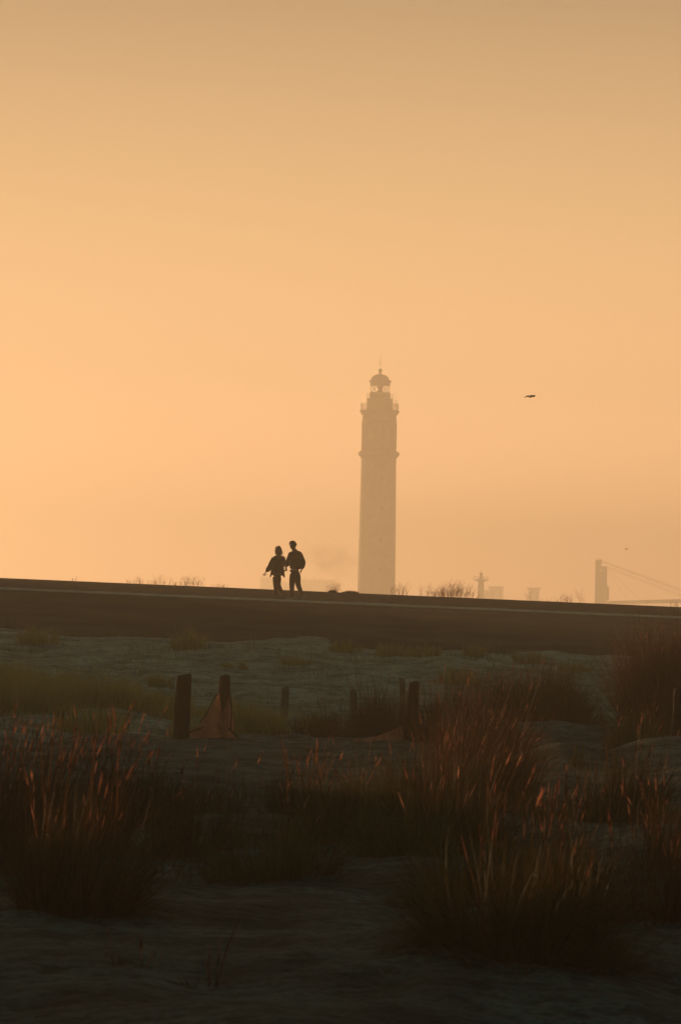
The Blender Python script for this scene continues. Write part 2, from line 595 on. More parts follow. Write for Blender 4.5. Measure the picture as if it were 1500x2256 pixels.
def tussock_arrays(n, rad, h, spread, lean, bw, droop=.35, skirt=False):
    r = rad * np.sqrt(rng.uniform(0, 1, n))
    a = rng.uniform(0, 2 * math.pi, n)
    base = np.stack([r * np.cos(a), r * np.sin(a), np.full(n, -.03)], -1)
    th = np.clip((r / max(rad, 1e-3)) * spread * .75 + rng.normal(0, spread * .30, n), -1.2, 1.2)
    a2 = a + rng.normal(0, .5, n)
    nc = max(5, n // 45)
    ci = rng.integers(0, nc, n)
    # blades stand in bunches that share a lean and a height
    ra = rad * np.sqrt(rng.uniform(0, 1, nc)); aa = rng.uniform(0, 2 * math.pi, nc)
    tc_ = np.clip((ra / max(rad, 1e-3)) * spread * .8 + rng.normal(0, spread * .35, nc), -1.2, 1.2)
    inb = rng.uniform(0, 1, n) < .8
    r = np.where(inb, np.abs(ra[ci] + rng.normal(0, rad * .07, n)), r)
    a = np.where(inb, aa[ci] + rng.normal(0, .12, n), a)
    th = np.where(inb, tc_[ci] + rng.normal(0, .11, n), th)
    a2 = np.where(inb, a + rng.normal(0, .15, n), a2)
    hc_ = rng.uniform(.62, 1.12, nc)[ci]
    base = np.stack([r * np.cos(a), r * np.sin(a), np.full(n, -.03)], -1)
    dirv = np.stack([np.sin(th) * np.cos(a2), np.sin(th) * np.sin(a2), np.cos(th)], -1)
    L = h * np.where(inb, hc_ * rng.uniform(.75, 1.1, n), rng.uniform(.4, 1.1, n)) * (1 - .12 * np.abs(th))
    dr = droop * rng.uniform(.1, 1.2, n) * np.clip(np.abs(th) * 1.5 + .12, 0, 1.2)
    w = bw * rng.uniform(.7, 1.3, n)
    curl = rng.normal(0, .10, (n, 3)); curl[:, 2] = 0
    if skirt:
        k = n // 4
        th[:k] = rng.uniform(.7, 1.4, k)
        r[:k] = rad * rng.uniform(.7, 1.35, k)
        base[:k, 0] = r[:k] * np.cos(a[:k]); base[:k, 1] = r[:k] * np.sin(a[:k])
        dirv[:k] = np.stack([np.sin(th[:k]) * np.cos(a2[:k]), np.sin(th[:k]) * np.sin(a2[:k]), np.cos(th[:k])], -1)
        L[:k] = h * rng.uniform(.18, .6, k)
        dr[:k] = rng.uniform(0, .25, k)
    return base, dirv, L, w, dr, curl


def tussock(px, d, h, rad, n, label, spread=.55, plumes=0, ph=None, lean=(.05, 0, 0), bw=.0045, material='grass_dry',
            droop=.35, name='grass_tussock', group='marram grass tussocks on the dunes', pl=.12, pr=.0030, pspread=.25):
    p = gpx(px, d)
    t = empty(name, p, label, 'grass', group)
    if d < 38:
        n = int(n * .66); bw = bw * 1.2
    elif d < 60:
        n = int(n * 1.15); bw = bw * 1.3; h *= 1.06
    if d < 27:
        droop *= 1.5
    b, dv, L, w, dr, cu = tussock_arrays(n, rad, h, spread, lean, bw, droop, True)
    # follow the ground under the clump
    b[:, 2] += ground(b[:, 0] + p.x, b[:, 1] + p.y) + EYE.z - p.z if d < D_FOOT else 0
    V, F, P = ribbons(b, dv, L, w, dr, lean, 5, curl=cu)
    link('leaf_blade', quads_mesh('blades', V, F), M[material], t)['kind'] = 'stuff'
    if plumes:
        plumes = int(plumes * 1.3)
        ph = ph or h * 1.15
        b, dv, L, w, dr, cu = tussock_arrays(plumes, rad * .8, ph, pspread, lean, bw * 1.0, .30)
        L = ph * rng.uniform(.5, 1.08, plumes)
        b[:, 2] += ground(b[:, 0] + p.x, b[:, 1] + p.y) + EYE.z - p.z if d < D_FOOT else 0
        V, F, P = ribbons(b, dv, L, w, dr, lean, 4, taper=.3, curl=cu)
        td = P[:, -1] - P[:, -2]
        td /= np.linalg.norm(td, axis=1)[:, None]
        link('stalk', quads_mesh('stalks', V, F), M['grass_red'], t)['kind'] = 'stuff'
        V, F = plume_geo(P[:, -1], td, np.full(plumes, pl) * rng.uniform(.5, 1.4, plumes), np.full(plumes, pr) * rng.uniform(.6, 1.5, plumes))
        link('seed_plume', quads_mesh('plumes', V, F), M['plume'], t)['kind'] = 'stuff'
    return t


FG = 'marram tussocks in the foreground'
MG = 'marram tussocks around the net posts'
BG = 'grass tufts on the far sand'
# --- nearest
tussock(165, 17.0, .58, .22, 2600, 'tall dark tussock with red plumes, nearest at the left edge above bare sand', .62, 30, .84, (.08, 0, 0), group=FG, material='grass_dry', pspread=.22)
tussock(25, 21.0, .86, .30, 1800, 'red plumed tussock cut by the left edge of the view', .40, 60, .88, (.08, 0, 0), group=FG, material='grass_red')
tussock(95, 24.0, .56, .26, 1200, 'upright plumed clump between the left edge and the leaning red plumes', .40, 34, .80, (.08, 0, 0), group=FG, material='grass_red')
tussock(230, 23.5, .66, .16, 900, 'clump with the tallest lit plumes leaning right, left of the first post', .35, 42, .92, (.06, 0, 0), group=FG, material='grass_red', pspread=.12)
tussock(1150, 14.8, .66, .28, 4200, 'widest foreground tussock, arching dark blades at the lower right', 1.15, 14, .76, (.06, 0, 0), group=FG, droop=.45, pspread=.16)
tussock(1040, 18.2, .50, .28, 2600, 'spreading tussock just behind the widest foreground one', 1.0, 10, .56, (-.02, 0, 0), group=FG, material='grass_green')
tussock(1440, 17.2, .50, .28, 2000, 'dark tussock low at the right edge beside the widest one', .85, 18, .58, (.03, 0, 0), group=FG, material='grass_red')
tussock(600, 20.8, .44, .34, 2400, 'rounded green brown tussock in the middle above the bare sand', .95, 12, .64, (.06, 0, 0), group=FG, material='grass_green')
tussock(765, 23.5, .56, .24, 2200, 'green brown tussock right of the rounded middle one', .85, 10, .66, (.05, 0, 0), group=FG, material='grass_green')
tussock(900, 22.4, .50, .28, 2000, 'low arching tussock under the third post', 1.0, 7, .6, (.05, 0, 0), group=FG, material='grass_green')
tussock(400, 22.8, .50, .24, 2000, 'dull tussock below the first post', .85, 12, .62, (.07, 0, 0), group=FG, material='grass_dry')
tussock(330, 25.5, .50, .26, 1400, 'thin plumed clump in front of the blue sand crest', .5, 12, .62, (.08, 0, 0), group=FG, material='grass_dry')
tussock(480, 28.0, .36, .24, 900, 'short plumed clump on the sand under the hanging net', .5, 9, .46, (.08, 0, 0), group=FG, material='grass_dry')
tussock(680, 28.5, .42, .30, 1300, 'sparse clump with bright plumes on the sand slope in the middle', .5, 30, .58, (.08, 0, 0), group=FG, material='grass_dry')
tussock(950, 27.0, .62, .34, 2400, 'tall dense brown tussock below and right of the third post', .45, 30, .74, (.05, 0, 0), group=FG, material='grass_dry')
tussock(1060, 28.5, .86, .32, 2400, 'tallest brown tussock in the centre right, plumes over the sand hollow', .45, 36, .94, (.06, 0, 0), group=FG, material='grass_red')
tussock(1010, 23.5, .48, .30, 1800, 'brown tussock in front of the tallest centre right one', .55, 18, .66, (.05, 0, 0), group=FG, material='grass_dry')
tussock(830, 31.0, .42, .30, 1200, 'low tussock at the foot of the third post', .5, 18, .54, (.05, 0, 0), group=FG, material='grass_dry')
tussock(1370, 26.0, .58, .27, 2600, 'dark rounded tussock on the right with a few bright plumes on top', .60, 16, .74, (.04, 0, 0), group=FG, material='grass_dry', pspread=.15)
tussock(1200, 20.5, .34, .18, 600, 'small plumed clump on the dark sand left of the rounded right tussock', .5, 30, .56, (.05, 0, 0), group=FG, material='grass_dry', pspread=.2)
tussock(1475, 21.5, .42, .22, 900, 'small clump at the right edge above the low dark tussock', .5, 22, .56, (.03, 0, 0), group=FG, material='grass_red')
tussock(452, 14.2, .13, .07, 160, 'tiny plant on the bare sand at the bottom, right one of two', .7, 6, .17, (.02, 0, 0), group=FG, bw=.004)
tussock(300, 14.4, .09, .09, 130, 'tiny low plant on the bare sand at the bottom, left one of two', .9, 5, .10, (.02, 0, 0), group=FG, bw=.004)
# --- around the posts
tussock(1100, 47.5, .94, .34, 4000, 'bristly tussock behind the right dune crest, left half of the pair', .65, 50, .94, (.02, 0, 0), group=MG, material='grass_dry', bw=.006)
tussock(1210, 48.5, .98, .36, 5200, 'bristly round tussock behind the right dune crest, right half of the pair', .72, 50, .98, (.02, 0, 0), group=MG, material='grass_dry', bw=.006)
tussock(1445, 49.0, 1.46, .34, 5200, 'big dark bushy tussock at the right edge, left of the cut post', .42, 50, 1.40, (.0, 0, 0), group=MG, material='grass_red', bw=.006, droop=.25)
tussock(1520, 50.0, 1.55, .42, 4600, 'big bushy tussock behind the cut post at the right edge', .40, 50, 1.45, (.0, 0, 0), group=MG, material='grass_red', bw=.006, droop=.25)
tussock(1400, 43.0, .50, .30, 1200, 'tussock in front of the big bushy one at the right', .5, 16, .62, (.03, 0, 0), group=MG, material='grass_green', bw=.005)
tussock(1050, 42.0, .70, .36, 1900, 'plumed tussock between the third post and the right dune crest', .45, 44, .72, (.03, 0, 0), group=MG, material='grass_red', bw=.005)
tussock(965, 46.0, .68, .34, 1500, 'reddish tussock touching the third post on its right', .40, 44, .80, (.02, 0, 0), group=MG, material='grass_red', bw=.005)
tussock(845, 55.0, .80, .42, 2200, 'reddish plumed tussock touching the third post on its left', .40, 60, .98, (.02, 0, 0), group=MG, material='grass_red', bw=.006)
tussock(735, 57.0, .76, .46, 2200, 'reddish tussock with fanned plumes between the small far posts', .55, 46, .98, (-.06, 0, 0), group=MG, material='grass_red', bw=.006, pspread=.45)
tussock(605, 59.0, .58, .34, 1100, 'low brown tussock right of the hanging net', .5, 8, .66, (-.02, 0, 0), group=MG, material='grass_dry', bw=.006)
tussock(1270, 36.5, .34, .12, 160, 'small thin tuft on the sand of the right dune hollow', .5, 0, .0, (.0, 0, 0), group=MG, material='grass_green', bw=.005)
tussock(1185, 41.5, .26, .12, 120, 'few thin blades in the right dune hollow beside the brown tussock', .6, 0, .0, (.0, 0, 0), group=MG, material='grass_green', bw=.005)
# --- far sand
far = [(120, 80, .62, .85, 'broad olive tussock on the far sand above the yellow green ones'),
       (22, 82, .78, .60, 'olive tussock on the far sand cut by the left edge'),
       (205, 63, .55, .55, 'near olive tuft left of the first post on the low sand'),
       (365, 74, .50, .50, 'olive tuft on the far sand directly above the first post top'),
       (498, 72, .50, .55, 'olive tuft on the far sand behind the second post'),
       (300, 78, .42, .50, 'wide low tuft between the narrow upright tuft and the first post'),
       (700, 72, .42, .35, 'olive tuft between the leftmost and the middle far posts'),
       (45, 66, 1.05, .75, 'wide yellow green tussock at the left edge behind the red plumes'),
       (150, 68, .80, .70, 'yellow green tussock above the leaning red plumes'),
       (225, 71, .60, .60, 'olive tuft between the left tussocks and the first post'),
       (268, 74, .82, .30, 'narrow upright tuft on the far sand left of the first post'),
       (330, 68, .60, .60, 'olive tuft right behind the left side of the first post'),
       (440, 63, .66, .50, 'olive tuft seen between the first and second posts'),
       (545, 66, .74, .45, 'yellow green tuft just right of the second post'),
       (590, 70, .55, .40, 'fading tuft between the second post and the leftmost far post'),
       (85, 94, .50, .45, 'hazy tuft at the foot of the dike on the far left'),
       (417, 94, .62, .40, 'hazy tuft at the foot of the dike above the first post'),
       (352, 84, .34, .30, 'faint low tuft on the far sand above the first post'),
       (520, 88, .22, .30, 'faint flat tuft on the sand above the second post'),
       (650, 89, .24, .35, 'faint flat tuft on the sand below the walking couple'),
       (760, 95, .34, .35, 'hazy tuft at the dike foot left of the lighthouse line'),
       (865, 94, .40, .40, 'hazy tuft at the dike foot under the lighthouse'),
       (935, 93, .42, .40, 'hazy tuft at the dike foot right of the lighthouse'),
       (1015, 86, .48, .45, 'rounded pale tuft on the far sand above the brown tussocks'),
       (1045, 95, .32, .30, 'small hazy tuft at the dike foot below the mast'),
       (1165, 94, .40, .35, 'hazy tuft at the dike foot below the flat roofed blocks'),
       (1270, 92, .30, .40, 'faint tuft at the top of the sand gully on the right')]
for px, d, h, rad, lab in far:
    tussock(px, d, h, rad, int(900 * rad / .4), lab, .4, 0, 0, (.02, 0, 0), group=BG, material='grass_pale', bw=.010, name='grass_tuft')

# scattered blades between the clumps: nobody could count them
n = 34000
dd = np.concatenate([rng.uniform(19, 34, n // 2), rng.uniform(58, 101, n // 2)])
xx = rng.uniform(-1, 1, n) * .13 * dd
keep = (fbm(xx * .8 + 5, dd * .35, 3) > np.where(dd < 40, .02, .03 + (dd - 70) * .004))
xx, dd = xx[keep], dd[keep]
n = len(xx)
zz = ground(xx, dd) + EYE.z
th = rng.normal(0, .35, n); a = rng.uniform(0, 6.28, n)
dv = np.stack([np.sin(th) * np.cos(a), np.sin(th) * np.sin(a), np.cos(th)], -1)
V, F, P = ribbons(np.stack([xx, dd, zz - .02], -1), dv, rng.uniform(.10, .38, n), np.where(dd < 40, .0045, .009), rng.uniform(0, .3, n), (.04, 0, 0), 4)
o = link('dune_grass', quads_mesh('dune_grass', V, F), M['grass_dry'])
tag(o, 'thin scattered grass blades between the tussocks on the sand', 'grass', kind='stuff')


n = 5200
dd = rng.uniform(11.5, 30, n); xx = rng.uniform(-1, 1, n) * .125 * dd
zz = ground(xx, dd) + EYE.z
a = rng.uniform(0, 6.28, n)
dv = np.stack([np.cos(a), np.sin(a), rng.uniform(.02, .25, n)], -1)
V, F, P = ribbons(np.stack([xx, dd, zz + .004], -1), dv, rng.uniform(.02, .16, n) * rng.uniform(.4, 1, n), rng.uniform(.003, .007, n), rng.uniform(.05, .2, n), (0, 0, 0), 3, .5, rng.normal(0, .15, (n, 3)))
o = link('dune_litter', quads_mesh('dune_litter', V, F), M['wood_pale'])
tag(o, 'dead blades and twigs lying scattered on the bare sand', 'litter', kind='stuff')


# dry weeds standing against the sky on the far verge
def weed(px, d, h, w, stems, label, py=None, dense=1.2, bw=.0058, name='dry_shrub'):
    d = 121.6 + (d - 122.5) * .5
    stems = int(stems * 1.5)
    if px < 600 or px == 735:
        h *= .82
    p = gpx(px, d)
    t = empty(name, p, label, 'plant', 'dry weeds on the verge against the sky')
    Vs, Fs, off = [], [], 0
    n = stems
    x = rng.normal(0, w * .42, n)
    x = np.clip(x, -w, w)
    y = rng.uniform(-.4, .4, n)
    hh = h * rng.uniform(.45, 1.05, n) * np.sqrt(np.clip(1 - (x / (w * 1.15)) ** 2, .05, 1))
    th = rng.normal(0, .22, n) + x / w * .35
    dv = np.stack([np.sin(th), rng.normal(0, .1, n), np.cos(th)], -1)
    V, F, P = ribbons(np.stack([x, y, np.full(n, -.05)], -1), dv, hh, np.full(n, bw), rng.uniform(0, .1, n), (.02, 0, 0), 6, .6, rng.normal(0, .08, (n, 3)))
    Vs.append(V); Fs.append(F); off += len(V)
    nt = int(n * 7 * dense)
    si = rng.integers(0, n, nt); k = rng.integers(2, 7, nt)
    b = P[si, k]
    a = rng.choice([-1, 1], nt) * rng.uniform(.4, 1.0, nt) + th[si]
    dv2 = np.stack([np.sin(a), rng.normal(0, .3, nt), np.cos(a)], -1)
    V, F, P2 = ribbons(b, dv2, hh[si] * rng.uniform(.12, .38, nt), np.full(nt, bw * .7), rng.uniform(-.3, .2, nt), (0, 0, 0), 3, .6)
    Fs.append(F + off); Vs.append(V); off += len(V)
    link('twig', quads_mesh('twigs', np.concatenate(Vs), np.concatenate(Fs)), M['twig'], t)['kind'] = 'stuff'
    return t


weed(160, 122.5, .30, .12, 3, 'single thin weed stalk on the verge at the far left', bw=.008)
weed(300, 123.5, .34, .55, 22, 'low sparse weeds at the left end of the left row')
weed(352, 123.5, .40, .45, 24, 'middle weeds of the left row on the verge')
weed(412, 123.0, .46, .62, 46, 'thickest reddish weeds of the left row on the verge')
weed(487, 124.5, .26, .40, 14, 'faint low weeds left of the walking couple')
weed(735, 122.8, .48, .32, 26, 'thin weeds behind the dark mound left of the lighthouse')
weed(885, 122.8, .46, .20, 18, 'pointed reddish weed just right of the lighthouse foot')
weed(866, 123.5, .50, .14, 6, 'thin stalks in front of the right edge of the lighthouse')
weed(935, 124.0, .50, .28, 12, 'tall thin sparse stalks between the lighthouse and the round shrub')
weed(1000, 122.6, .50, .72, 120, 'broad rounded leafless shrub right of the lighthouse', dense=1.3)
weed(968, 122.9, .36, .35, 34, 'small reddish shrub joined to the left of the broad rounded one')
weed(1165, 124.0, .34, .12, 5, 'slanting thin stalk in front of the right flat roofed block')
weed(1248, 123.2, .34, .42, 20, 'low weeds with bare twigs left of the tall stalk')
weed(1284, 123.2, .68, .12, 5, 'tallest single bare stalk left of the crane tower')
weed(1490, 123.5, .36, .20, 8, 'thin weeds on the verge at the right edge')
weed(1210, 124.5, .18, .5, 12, 'tiny weeds below the right flat roofed block')
# dark low mounds of plants on the road edge left of the lighthouse
for px, w, h, lab in ((733, .13, .10, 'small dark clod of grass on the road edge left of the lighthouse'), (772, .26, .11, 'wider dark clod of grass on the road edge at the lighthouse foot')):
    p = gpx(px, 120.8)
    t = empty('grass_clod', p, lab, 'grass', 'dark clods on the road edge')
    n = 900
    a = rng.uniform(0, 6.28, n); r = np.sqrt(rng.uniform(0, 1, n))
    b = np.stack([w * r * np.cos(a), w * .8 * r * np.sin(a), np.full(n, -.01)], -1)
    dv = np.stack([rng.normal(0, .4, n), rng.normal(0, .4, n), np.ones(n)], -1)
    V, F, P = ribbons(b, dv, h * rng.uniform(.5, 1.2, n) * (1.1 - .6 * r), np.full(n, .012), rng.uniform(0, .2, n), (0, 0, 0), 3)
    link('leaf_blade', quads_mesh('clod', V, F), M['twig'] if False else M['legging'], t)['kind'] = 'stuff'


# ------------------------------------------------------------------ lathe / box helpers
def lathe(name, prof, material, parent, seg=48, smooth=True, phase=0.0):
    """prof: list of (r, z), closed at the ends"""
    bm = bmesh.new()
    rings = []
    for r, z in prof:
        if r < 1e-4:
            rings.append([bm.verts.new((0, 0, z))])
        else:
            rings.append([bm.verts.new((r * math.cos(2 * math.pi * (i + phase) / seg), r * math.sin(2 * math.pi * (i + phase) / seg), z)) for i in range(seg)])
    for a, b in zip(rings, rings[1:]):
        if len(a) == 1 and len(b) == 1:
            continue
        for i in range(seg):
            j = (i + 1) % seg
            if len(a) == 1:
                bm.faces.new((a[0], b[j], b[i]))
            elif len(b) == 1:
                bm.faces.new((a[i], a[j], b[0]))
            else:
                bm.faces.new((a[i], a[j], b[j], b[i]))
    if len(rings[0]) > 1:
        bm.faces.new(rings[0][::-1])
    if len(rings[-1]) > 1:
        bm.faces.new(rings[-1])
    o = from_bm(name, bm, material, parent, smooth)
    if smooth:
        es = o.data
        for p in es.polygons:
            p.use_smooth = abs(p.normal.z) < .9
    return o


def add_box(bm, c, s, rot=None, bevel=0.0):
    m = Matrix.Translation(Vector(c))
    if rot is not None:
        m = m @ rot
    r = bmesh.ops.create_cube(bm, size=1.0, matrix=m @ Matrix.Diagonal((s[0], s[1], s[2], 1)))
    if bevel:
        es = list({e for v in r['verts'] for e in v.link_edges})
        bmesh.ops.bevel(bm, geom=es, offset=bevel, segments=1, affect='EDGES')


def add_bar(bm, a, b, r, seg=6):
    a = Vector(a); b = Vector(b)
    v = b - a
    m = Matrix.Translation((a + b) / 2) @ v.to_track_quat('Z', 'Y').to_matrix().to_4x4()
    bmesh.ops.create_cone(bm, cap_ends=True, segments=seg, radius1=r, radius2=r, depth=v.length, matrix=m)


# ------------------------------------------------------------------ lighthouse
LD = 1230.0
K = LD / FPX
foot = at(828, 1345, LD)
LH = empty('lighthouse', (foot.x, LD, 0), 'tall hazy lighthouse with domed lantern and railed gallery beyond the dike', 'lighthouse')


def hz(py):           # photo row -> height above the lighthouse's foot
    return (1345 - py) * K / math.cos(ROLL) + EYE.z + (828 - 750) * 0 - math.tan(ROLL) * (828 - 750) * K * -1


def prof(rows):
    return [(w * K / 2, hz(y)) for y, w in rows]


lathe('plinth', [(5.4, -.5), (5.4, 2.6), (5.1, 3.0), (4.5, 3.02)], M['tower_trim'], LH)
lathe('tower_shaft', [(4.47, 3.0)] + prof([(1312, 83.5), (1250, 82.3), (1150, 80.2), (1060, 78.2), (1011, 77)]), M['tower'], LH)
lathe('cornice_band', prof([(1011, 77.2), (1008, 80), (1005, 86), (1003, 90), (1000, 91.5), (996.5, 89), (994, 82), (993, 77)]), M['tower_trim'], LH)
ush = lathe('upper_shaft', prof([(993, 76), (960, 75.4), (930, 74.8), (928.5, 78.5), (926, 78.5), (925, 75), (914, 75)]), M['tower'], LH)
# shallow pilasters on the upper shaft
bm = bmesh.new()
for i in range(12):
    a = 2 * math.pi * (i + .5) / 12
    rr = 75.4 * K / 2 + .05
    add_box(bm, (rr * math.cos(a), rr * math.sin(a), (hz(990) + hz(932)) / 2), (.35, .8, hz(932) - hz(990)), Matrix.Rotation(a, 4, 'Z'))
from_bm('pilaster', bm, M['tower_trim'], ush)['kind'] = 'stuff'
lathe('gallery', prof([(914, 78), (912, 82), (908.5, 84), (907.5, 88), (906, 88), (904.5, 84), (904, 84)]), M['tower_trim'], LH)
lathe('watch_room', prof([(904, 57), (881, 57), (880.5, 58.5), (878, 58.5)]), M['tower'], LH)
lathe('lantern_base', prof([(878, 45), (864.5, 45)]), M['tower_trim'], LH)
lathe('lantern_glass', prof([(864.5, 43), (849, 43)]), M['glass'], LH, seg=24)
lathe('lens', prof([(864.5, 9), (862, 12), (851, 12), (849, 9)]), M['windowdark'], LH, seg=24)
bm = bmesh.new()
rr = 44 * K / 2
for i in range(10):
    a0 = 2 * math.pi * i / 10
    a1 = 2 * math.pi * (i + 1) / 10
    p0 = Vector((rr * math.cos(a0), rr * math.sin(a0), hz(864.5)))
    p1 = Vector((rr * math.cos(a1), rr * math.sin(a1), hz(849)))
    q0 = Vector((rr * math.cos(a1), rr * math.sin(a1), hz(864.5)))
    q1 = Vector((rr * math.cos(a0), rr * math.sin(a0), hz(849)))
    add_bar(bm, p0, p1, .055)
    add_bar(bm, q0, q1, .055)
from_bm('lantern_frame', bm, M['metal'], LH)
dome = [(848.5, 45), (843, 45), (841, 48), (838.5, 50.5), (838, 50.5), (837.5, 42)]
for k in range(1, 9):
    a = k / 9 * math.pi / 2
    dome.append((837.5 - 13.5 * math.sin(a), 41 * math.cos(a) + 6 * (k / 9) ** 4))
dome += [(824, 6.5), (820.5, 5.8)]
lathe('dome', prof([(849, 44.5)] + dome), M['metal'], LH)
ball = [(820.5, 5)]
for k in range(1, 8):
    a = -math.pi / 2 + k / 8 * math.pi
    ball.append((816 - 4.6 * math.sin(a), 9 * math.cos(a)))
ball.append((811.3, .8))
lathe('vent_ball', prof(ball), M['metal'], LH, seg=24)
bm = bmesh.new()
add_bar(bm, (0, 0, hz(812)), (0, 0, hz(779)), .055, 8)
add_bar(bm, (-6 * K, 0, hz(801)), (6 * K, 0, hz(801)), .06, 8)
add_bar(bm, (0, 0, hz(797)), (0, 0, hz(793)), .12, 8)
add_bar(bm, (0, -4 * K, hz(801)), (0, 4 * K, hz(801)), .06, 8)
from_bm('lightning_rod', bm, M['metal'], LH)


def railing(name, wpx, y0, y1, nb, mid=(.5,), r=.045):
    bm = bmesh.new()
    rr = wpx * K / 2
    for i in range(nb):
        a = 2 * math.pi * i / nb
        add_bar(bm, (rr * math.cos(a), rr * math.sin(a), hz(y0)), (rr * math.cos(a), rr * math.sin(a), hz(y1)), r, 5)
        b = 2 * math.pi * (i + 1) / nb
        for m_ in (1.0,) + tuple(mid):
            z = hz(y0) + (hz(y1) - hz(y0)) * m_
            add_bar(bm, (rr * math.cos(a), rr * math.sin(a), z), (rr * math.cos(b), rr * math.sin(b), z), r, 5)
    return from_bm(name, bm, M['metal'], LH)


railing('gallery_railing', 83, 904, 889.5, 64, (.15, .5), .04)
railing('lantern_railing', 57, 878, 867.5, 20, (.5,), .035)
bm = bmesh.new()     # aerial frame on the right of the gallery
gx = 38 * K
for dx in (-3.6, -.5, 2.4, 4.8):
    add_bar(bm, (gx + (dx - 4) * K, -.3, hz(904)), (gx + (dx - 4) * K, -.3, hz(882)), .05, 6)
add_bar(bm, (gx - 8 * K, -.3, hz(882)), (gx + 1.2 * K, -.3, hz(882)), .06, 6)
add_bar(bm, (gx - 8 * K, -.3, hz(892)), (gx + 1.2 * K, -.3, hz(892)), .08, 6)
add_bar(bm, (gx - 7.5 * K, -.3, hz(882)), (gx - 7.5 * K, -.3, hz(866)), .035, 6)
add_bar(bm, (gx - 3 * K, -.3, hz(882)), (gx - 3 * K, -.3, hz(864)), .035, 6)
from_bm('aerial_frame', bm, M['metal'], LH)
bm = bmesh.new()
add_box(bm, (-39.5 * K, 0, hz(897)), (.15, 2.4, hz(890.5) - hz(903.5)), None, .03)
from_bm('equipment_panel', bm, M['metal'], LH)
for k, (py, dx) in enumerate(((1052, 8), (1120, 8), (1140, -22), (1190, 8), (1255, 8), (950, 8))):
    rr = (78 + (py - 1011) * .0215) * K / 2 if py > 1000 else 75.2 * K / 2
    x = dx * K
    y = -math.sqrt(rr * rr - x * x)
    bm = bmesh.new()
    add_box(bm, (x, y + .06, hz(py)), (.42, .3, 1.3), None, .02)
    from_bm('window', bm, M['windowdark'], LH)

# ------------------------------------------------------------------ harbour silhouettes far behind
# radar mast
D = 1500.0; k1 = D / FPX
p = at(1058, 1345, D)
T = empty('harbour_mast', (p.x, D, 0), 'thin harbour mast with round railed platform right of the lighthouse', 'mast')


HPX = 1058      # photo column the next silhouette stands in (the horizon line is tilted by the roll)


def hp(py, D):
    return (1345 + (HPX - 750) * math.tan(ROLL) - py) * D / FPX + EYE.z


lathe('mast_column', [(1.7, -.3), (1.25, hp(1290, D)), (1.0, hp(1282, D)), (2.6, hp(1279, D)), (2.9, hp(1278, D)), (2.9, hp(1277, D)), (1.1, hp(1276, D)), (1.0, hp(1275, D))], M['far'], T, 16)
lathe('mast_top', [(1.0, hp(1275, D)), (.55, hp(1272, D)), (.5, hp(1266, D)), (.9, hp(1265, D)), (.5, hp(1262, D)), (.15, hp(1261, D)), (.1, hp(1256, D))], M['far_metal'], T, 12)
bm = bmesh.new()
for i in range(12):
    a = i / 12 * 6.283; b = (i + 1) / 12 * 6.283
    add_bar(bm, (2.9 * math.cos(a), 2.9 * math.sin(a), hp(1277, D)), (2.9 * math.cos(a), 2.9 * math.sin(a), hp(1271, D)), .07, 5)
    add_bar(bm, (2.9 * math.cos(a), 2.9 * math.sin(a), hp(1271, D)), (2.9 * math.cos(b), 2.9 * math.sin(b), hp(1271, D)), .07, 5)
from_bm('platform_railing', bm, M['far_metal'], T)


# flat roofed blocks
def block(px0, px1, py, D, label, step=None, over=0.0, rows=3):
    a = at(px0, 1345, D); b = at(px1, 1345, D)
    w = b.x - a.x
    T = empty('tower_block', ((a.x + b.x) / 2, D, 0), label, 'building', 'pale blocks on the harbour skyline')
    h = hp(py, D)
    bm = bmesh.new()
    add_box(bm, (0, 0, h / 2 - .5), (w, w * .7, h))
    from_bm('wall', bm, M['far'], T)
    bm = bmesh.new()
    add_box(bm, (0, 0, h - .2), (w + over * 2, w * .7 + over * 2, 1.3), None, .1)
    from_bm('roof', bm, M['far_metal'], T)
    if step:
        s0, s1, sy = step
        c = at(s0, 1345, D).x; e = at(s1, 1345, D).x
        hh = hp(sy, D)
        bm = bmesh.new()
        add_box(bm, ((c + e) / 2 - (a.x + b.x) / 2, 0, hh / 2 - .5), (e - c, w * .6, hh))
        from_bm('annex', bm, M['far'], T)
    nx = max(2, int(w / 3.2))
    for i in range(nx):
        bm = bmesh.new()
        add_box(bm, (-w / 2 + (i + .5) * w / nx, -w * .35, h * .75), (1.0, .1, h * .3))
        from_bm('window', bm, M['windowdark'], T)
    return T


block(1076, 1107, 1293, 2500, 'pale flat roofed block with a lower left annex, right of the mast', (1066, 1076.2, 1299), .4)
HPX = 1175
block(1163, 1186, 1296, 2500, 'narrow pale block with an overhanging roof, right one of the two', None, 1.0)


# long low works left of the lighthouse
D = 3400.0
HPX = 655
a = at(573, 1345, D); b = at(735, 1345, D)
T = empty('factory', ((a.x + b.x) / 2, D, 0), 'faint long factory with flat roofs left of the lighthouse, half hidden by the couple', 'building')
cx = (a.x + b.x) / 2


def seg_box(name, px0, px1, pyt, depth=30, m='far'):
    x0 = at(px0, 1345, D).x - cx; x1 = at(px1, 1345, D).x - cx
    h = hp(pyt, D)
    bm = bmesh.new()
    add_box(bm, ((x0 + x1) / 2, 0, h / 2 - .5), (x1 - x0 - .01, depth, h), None)
    return from_bm(name, bm, M[m], T)


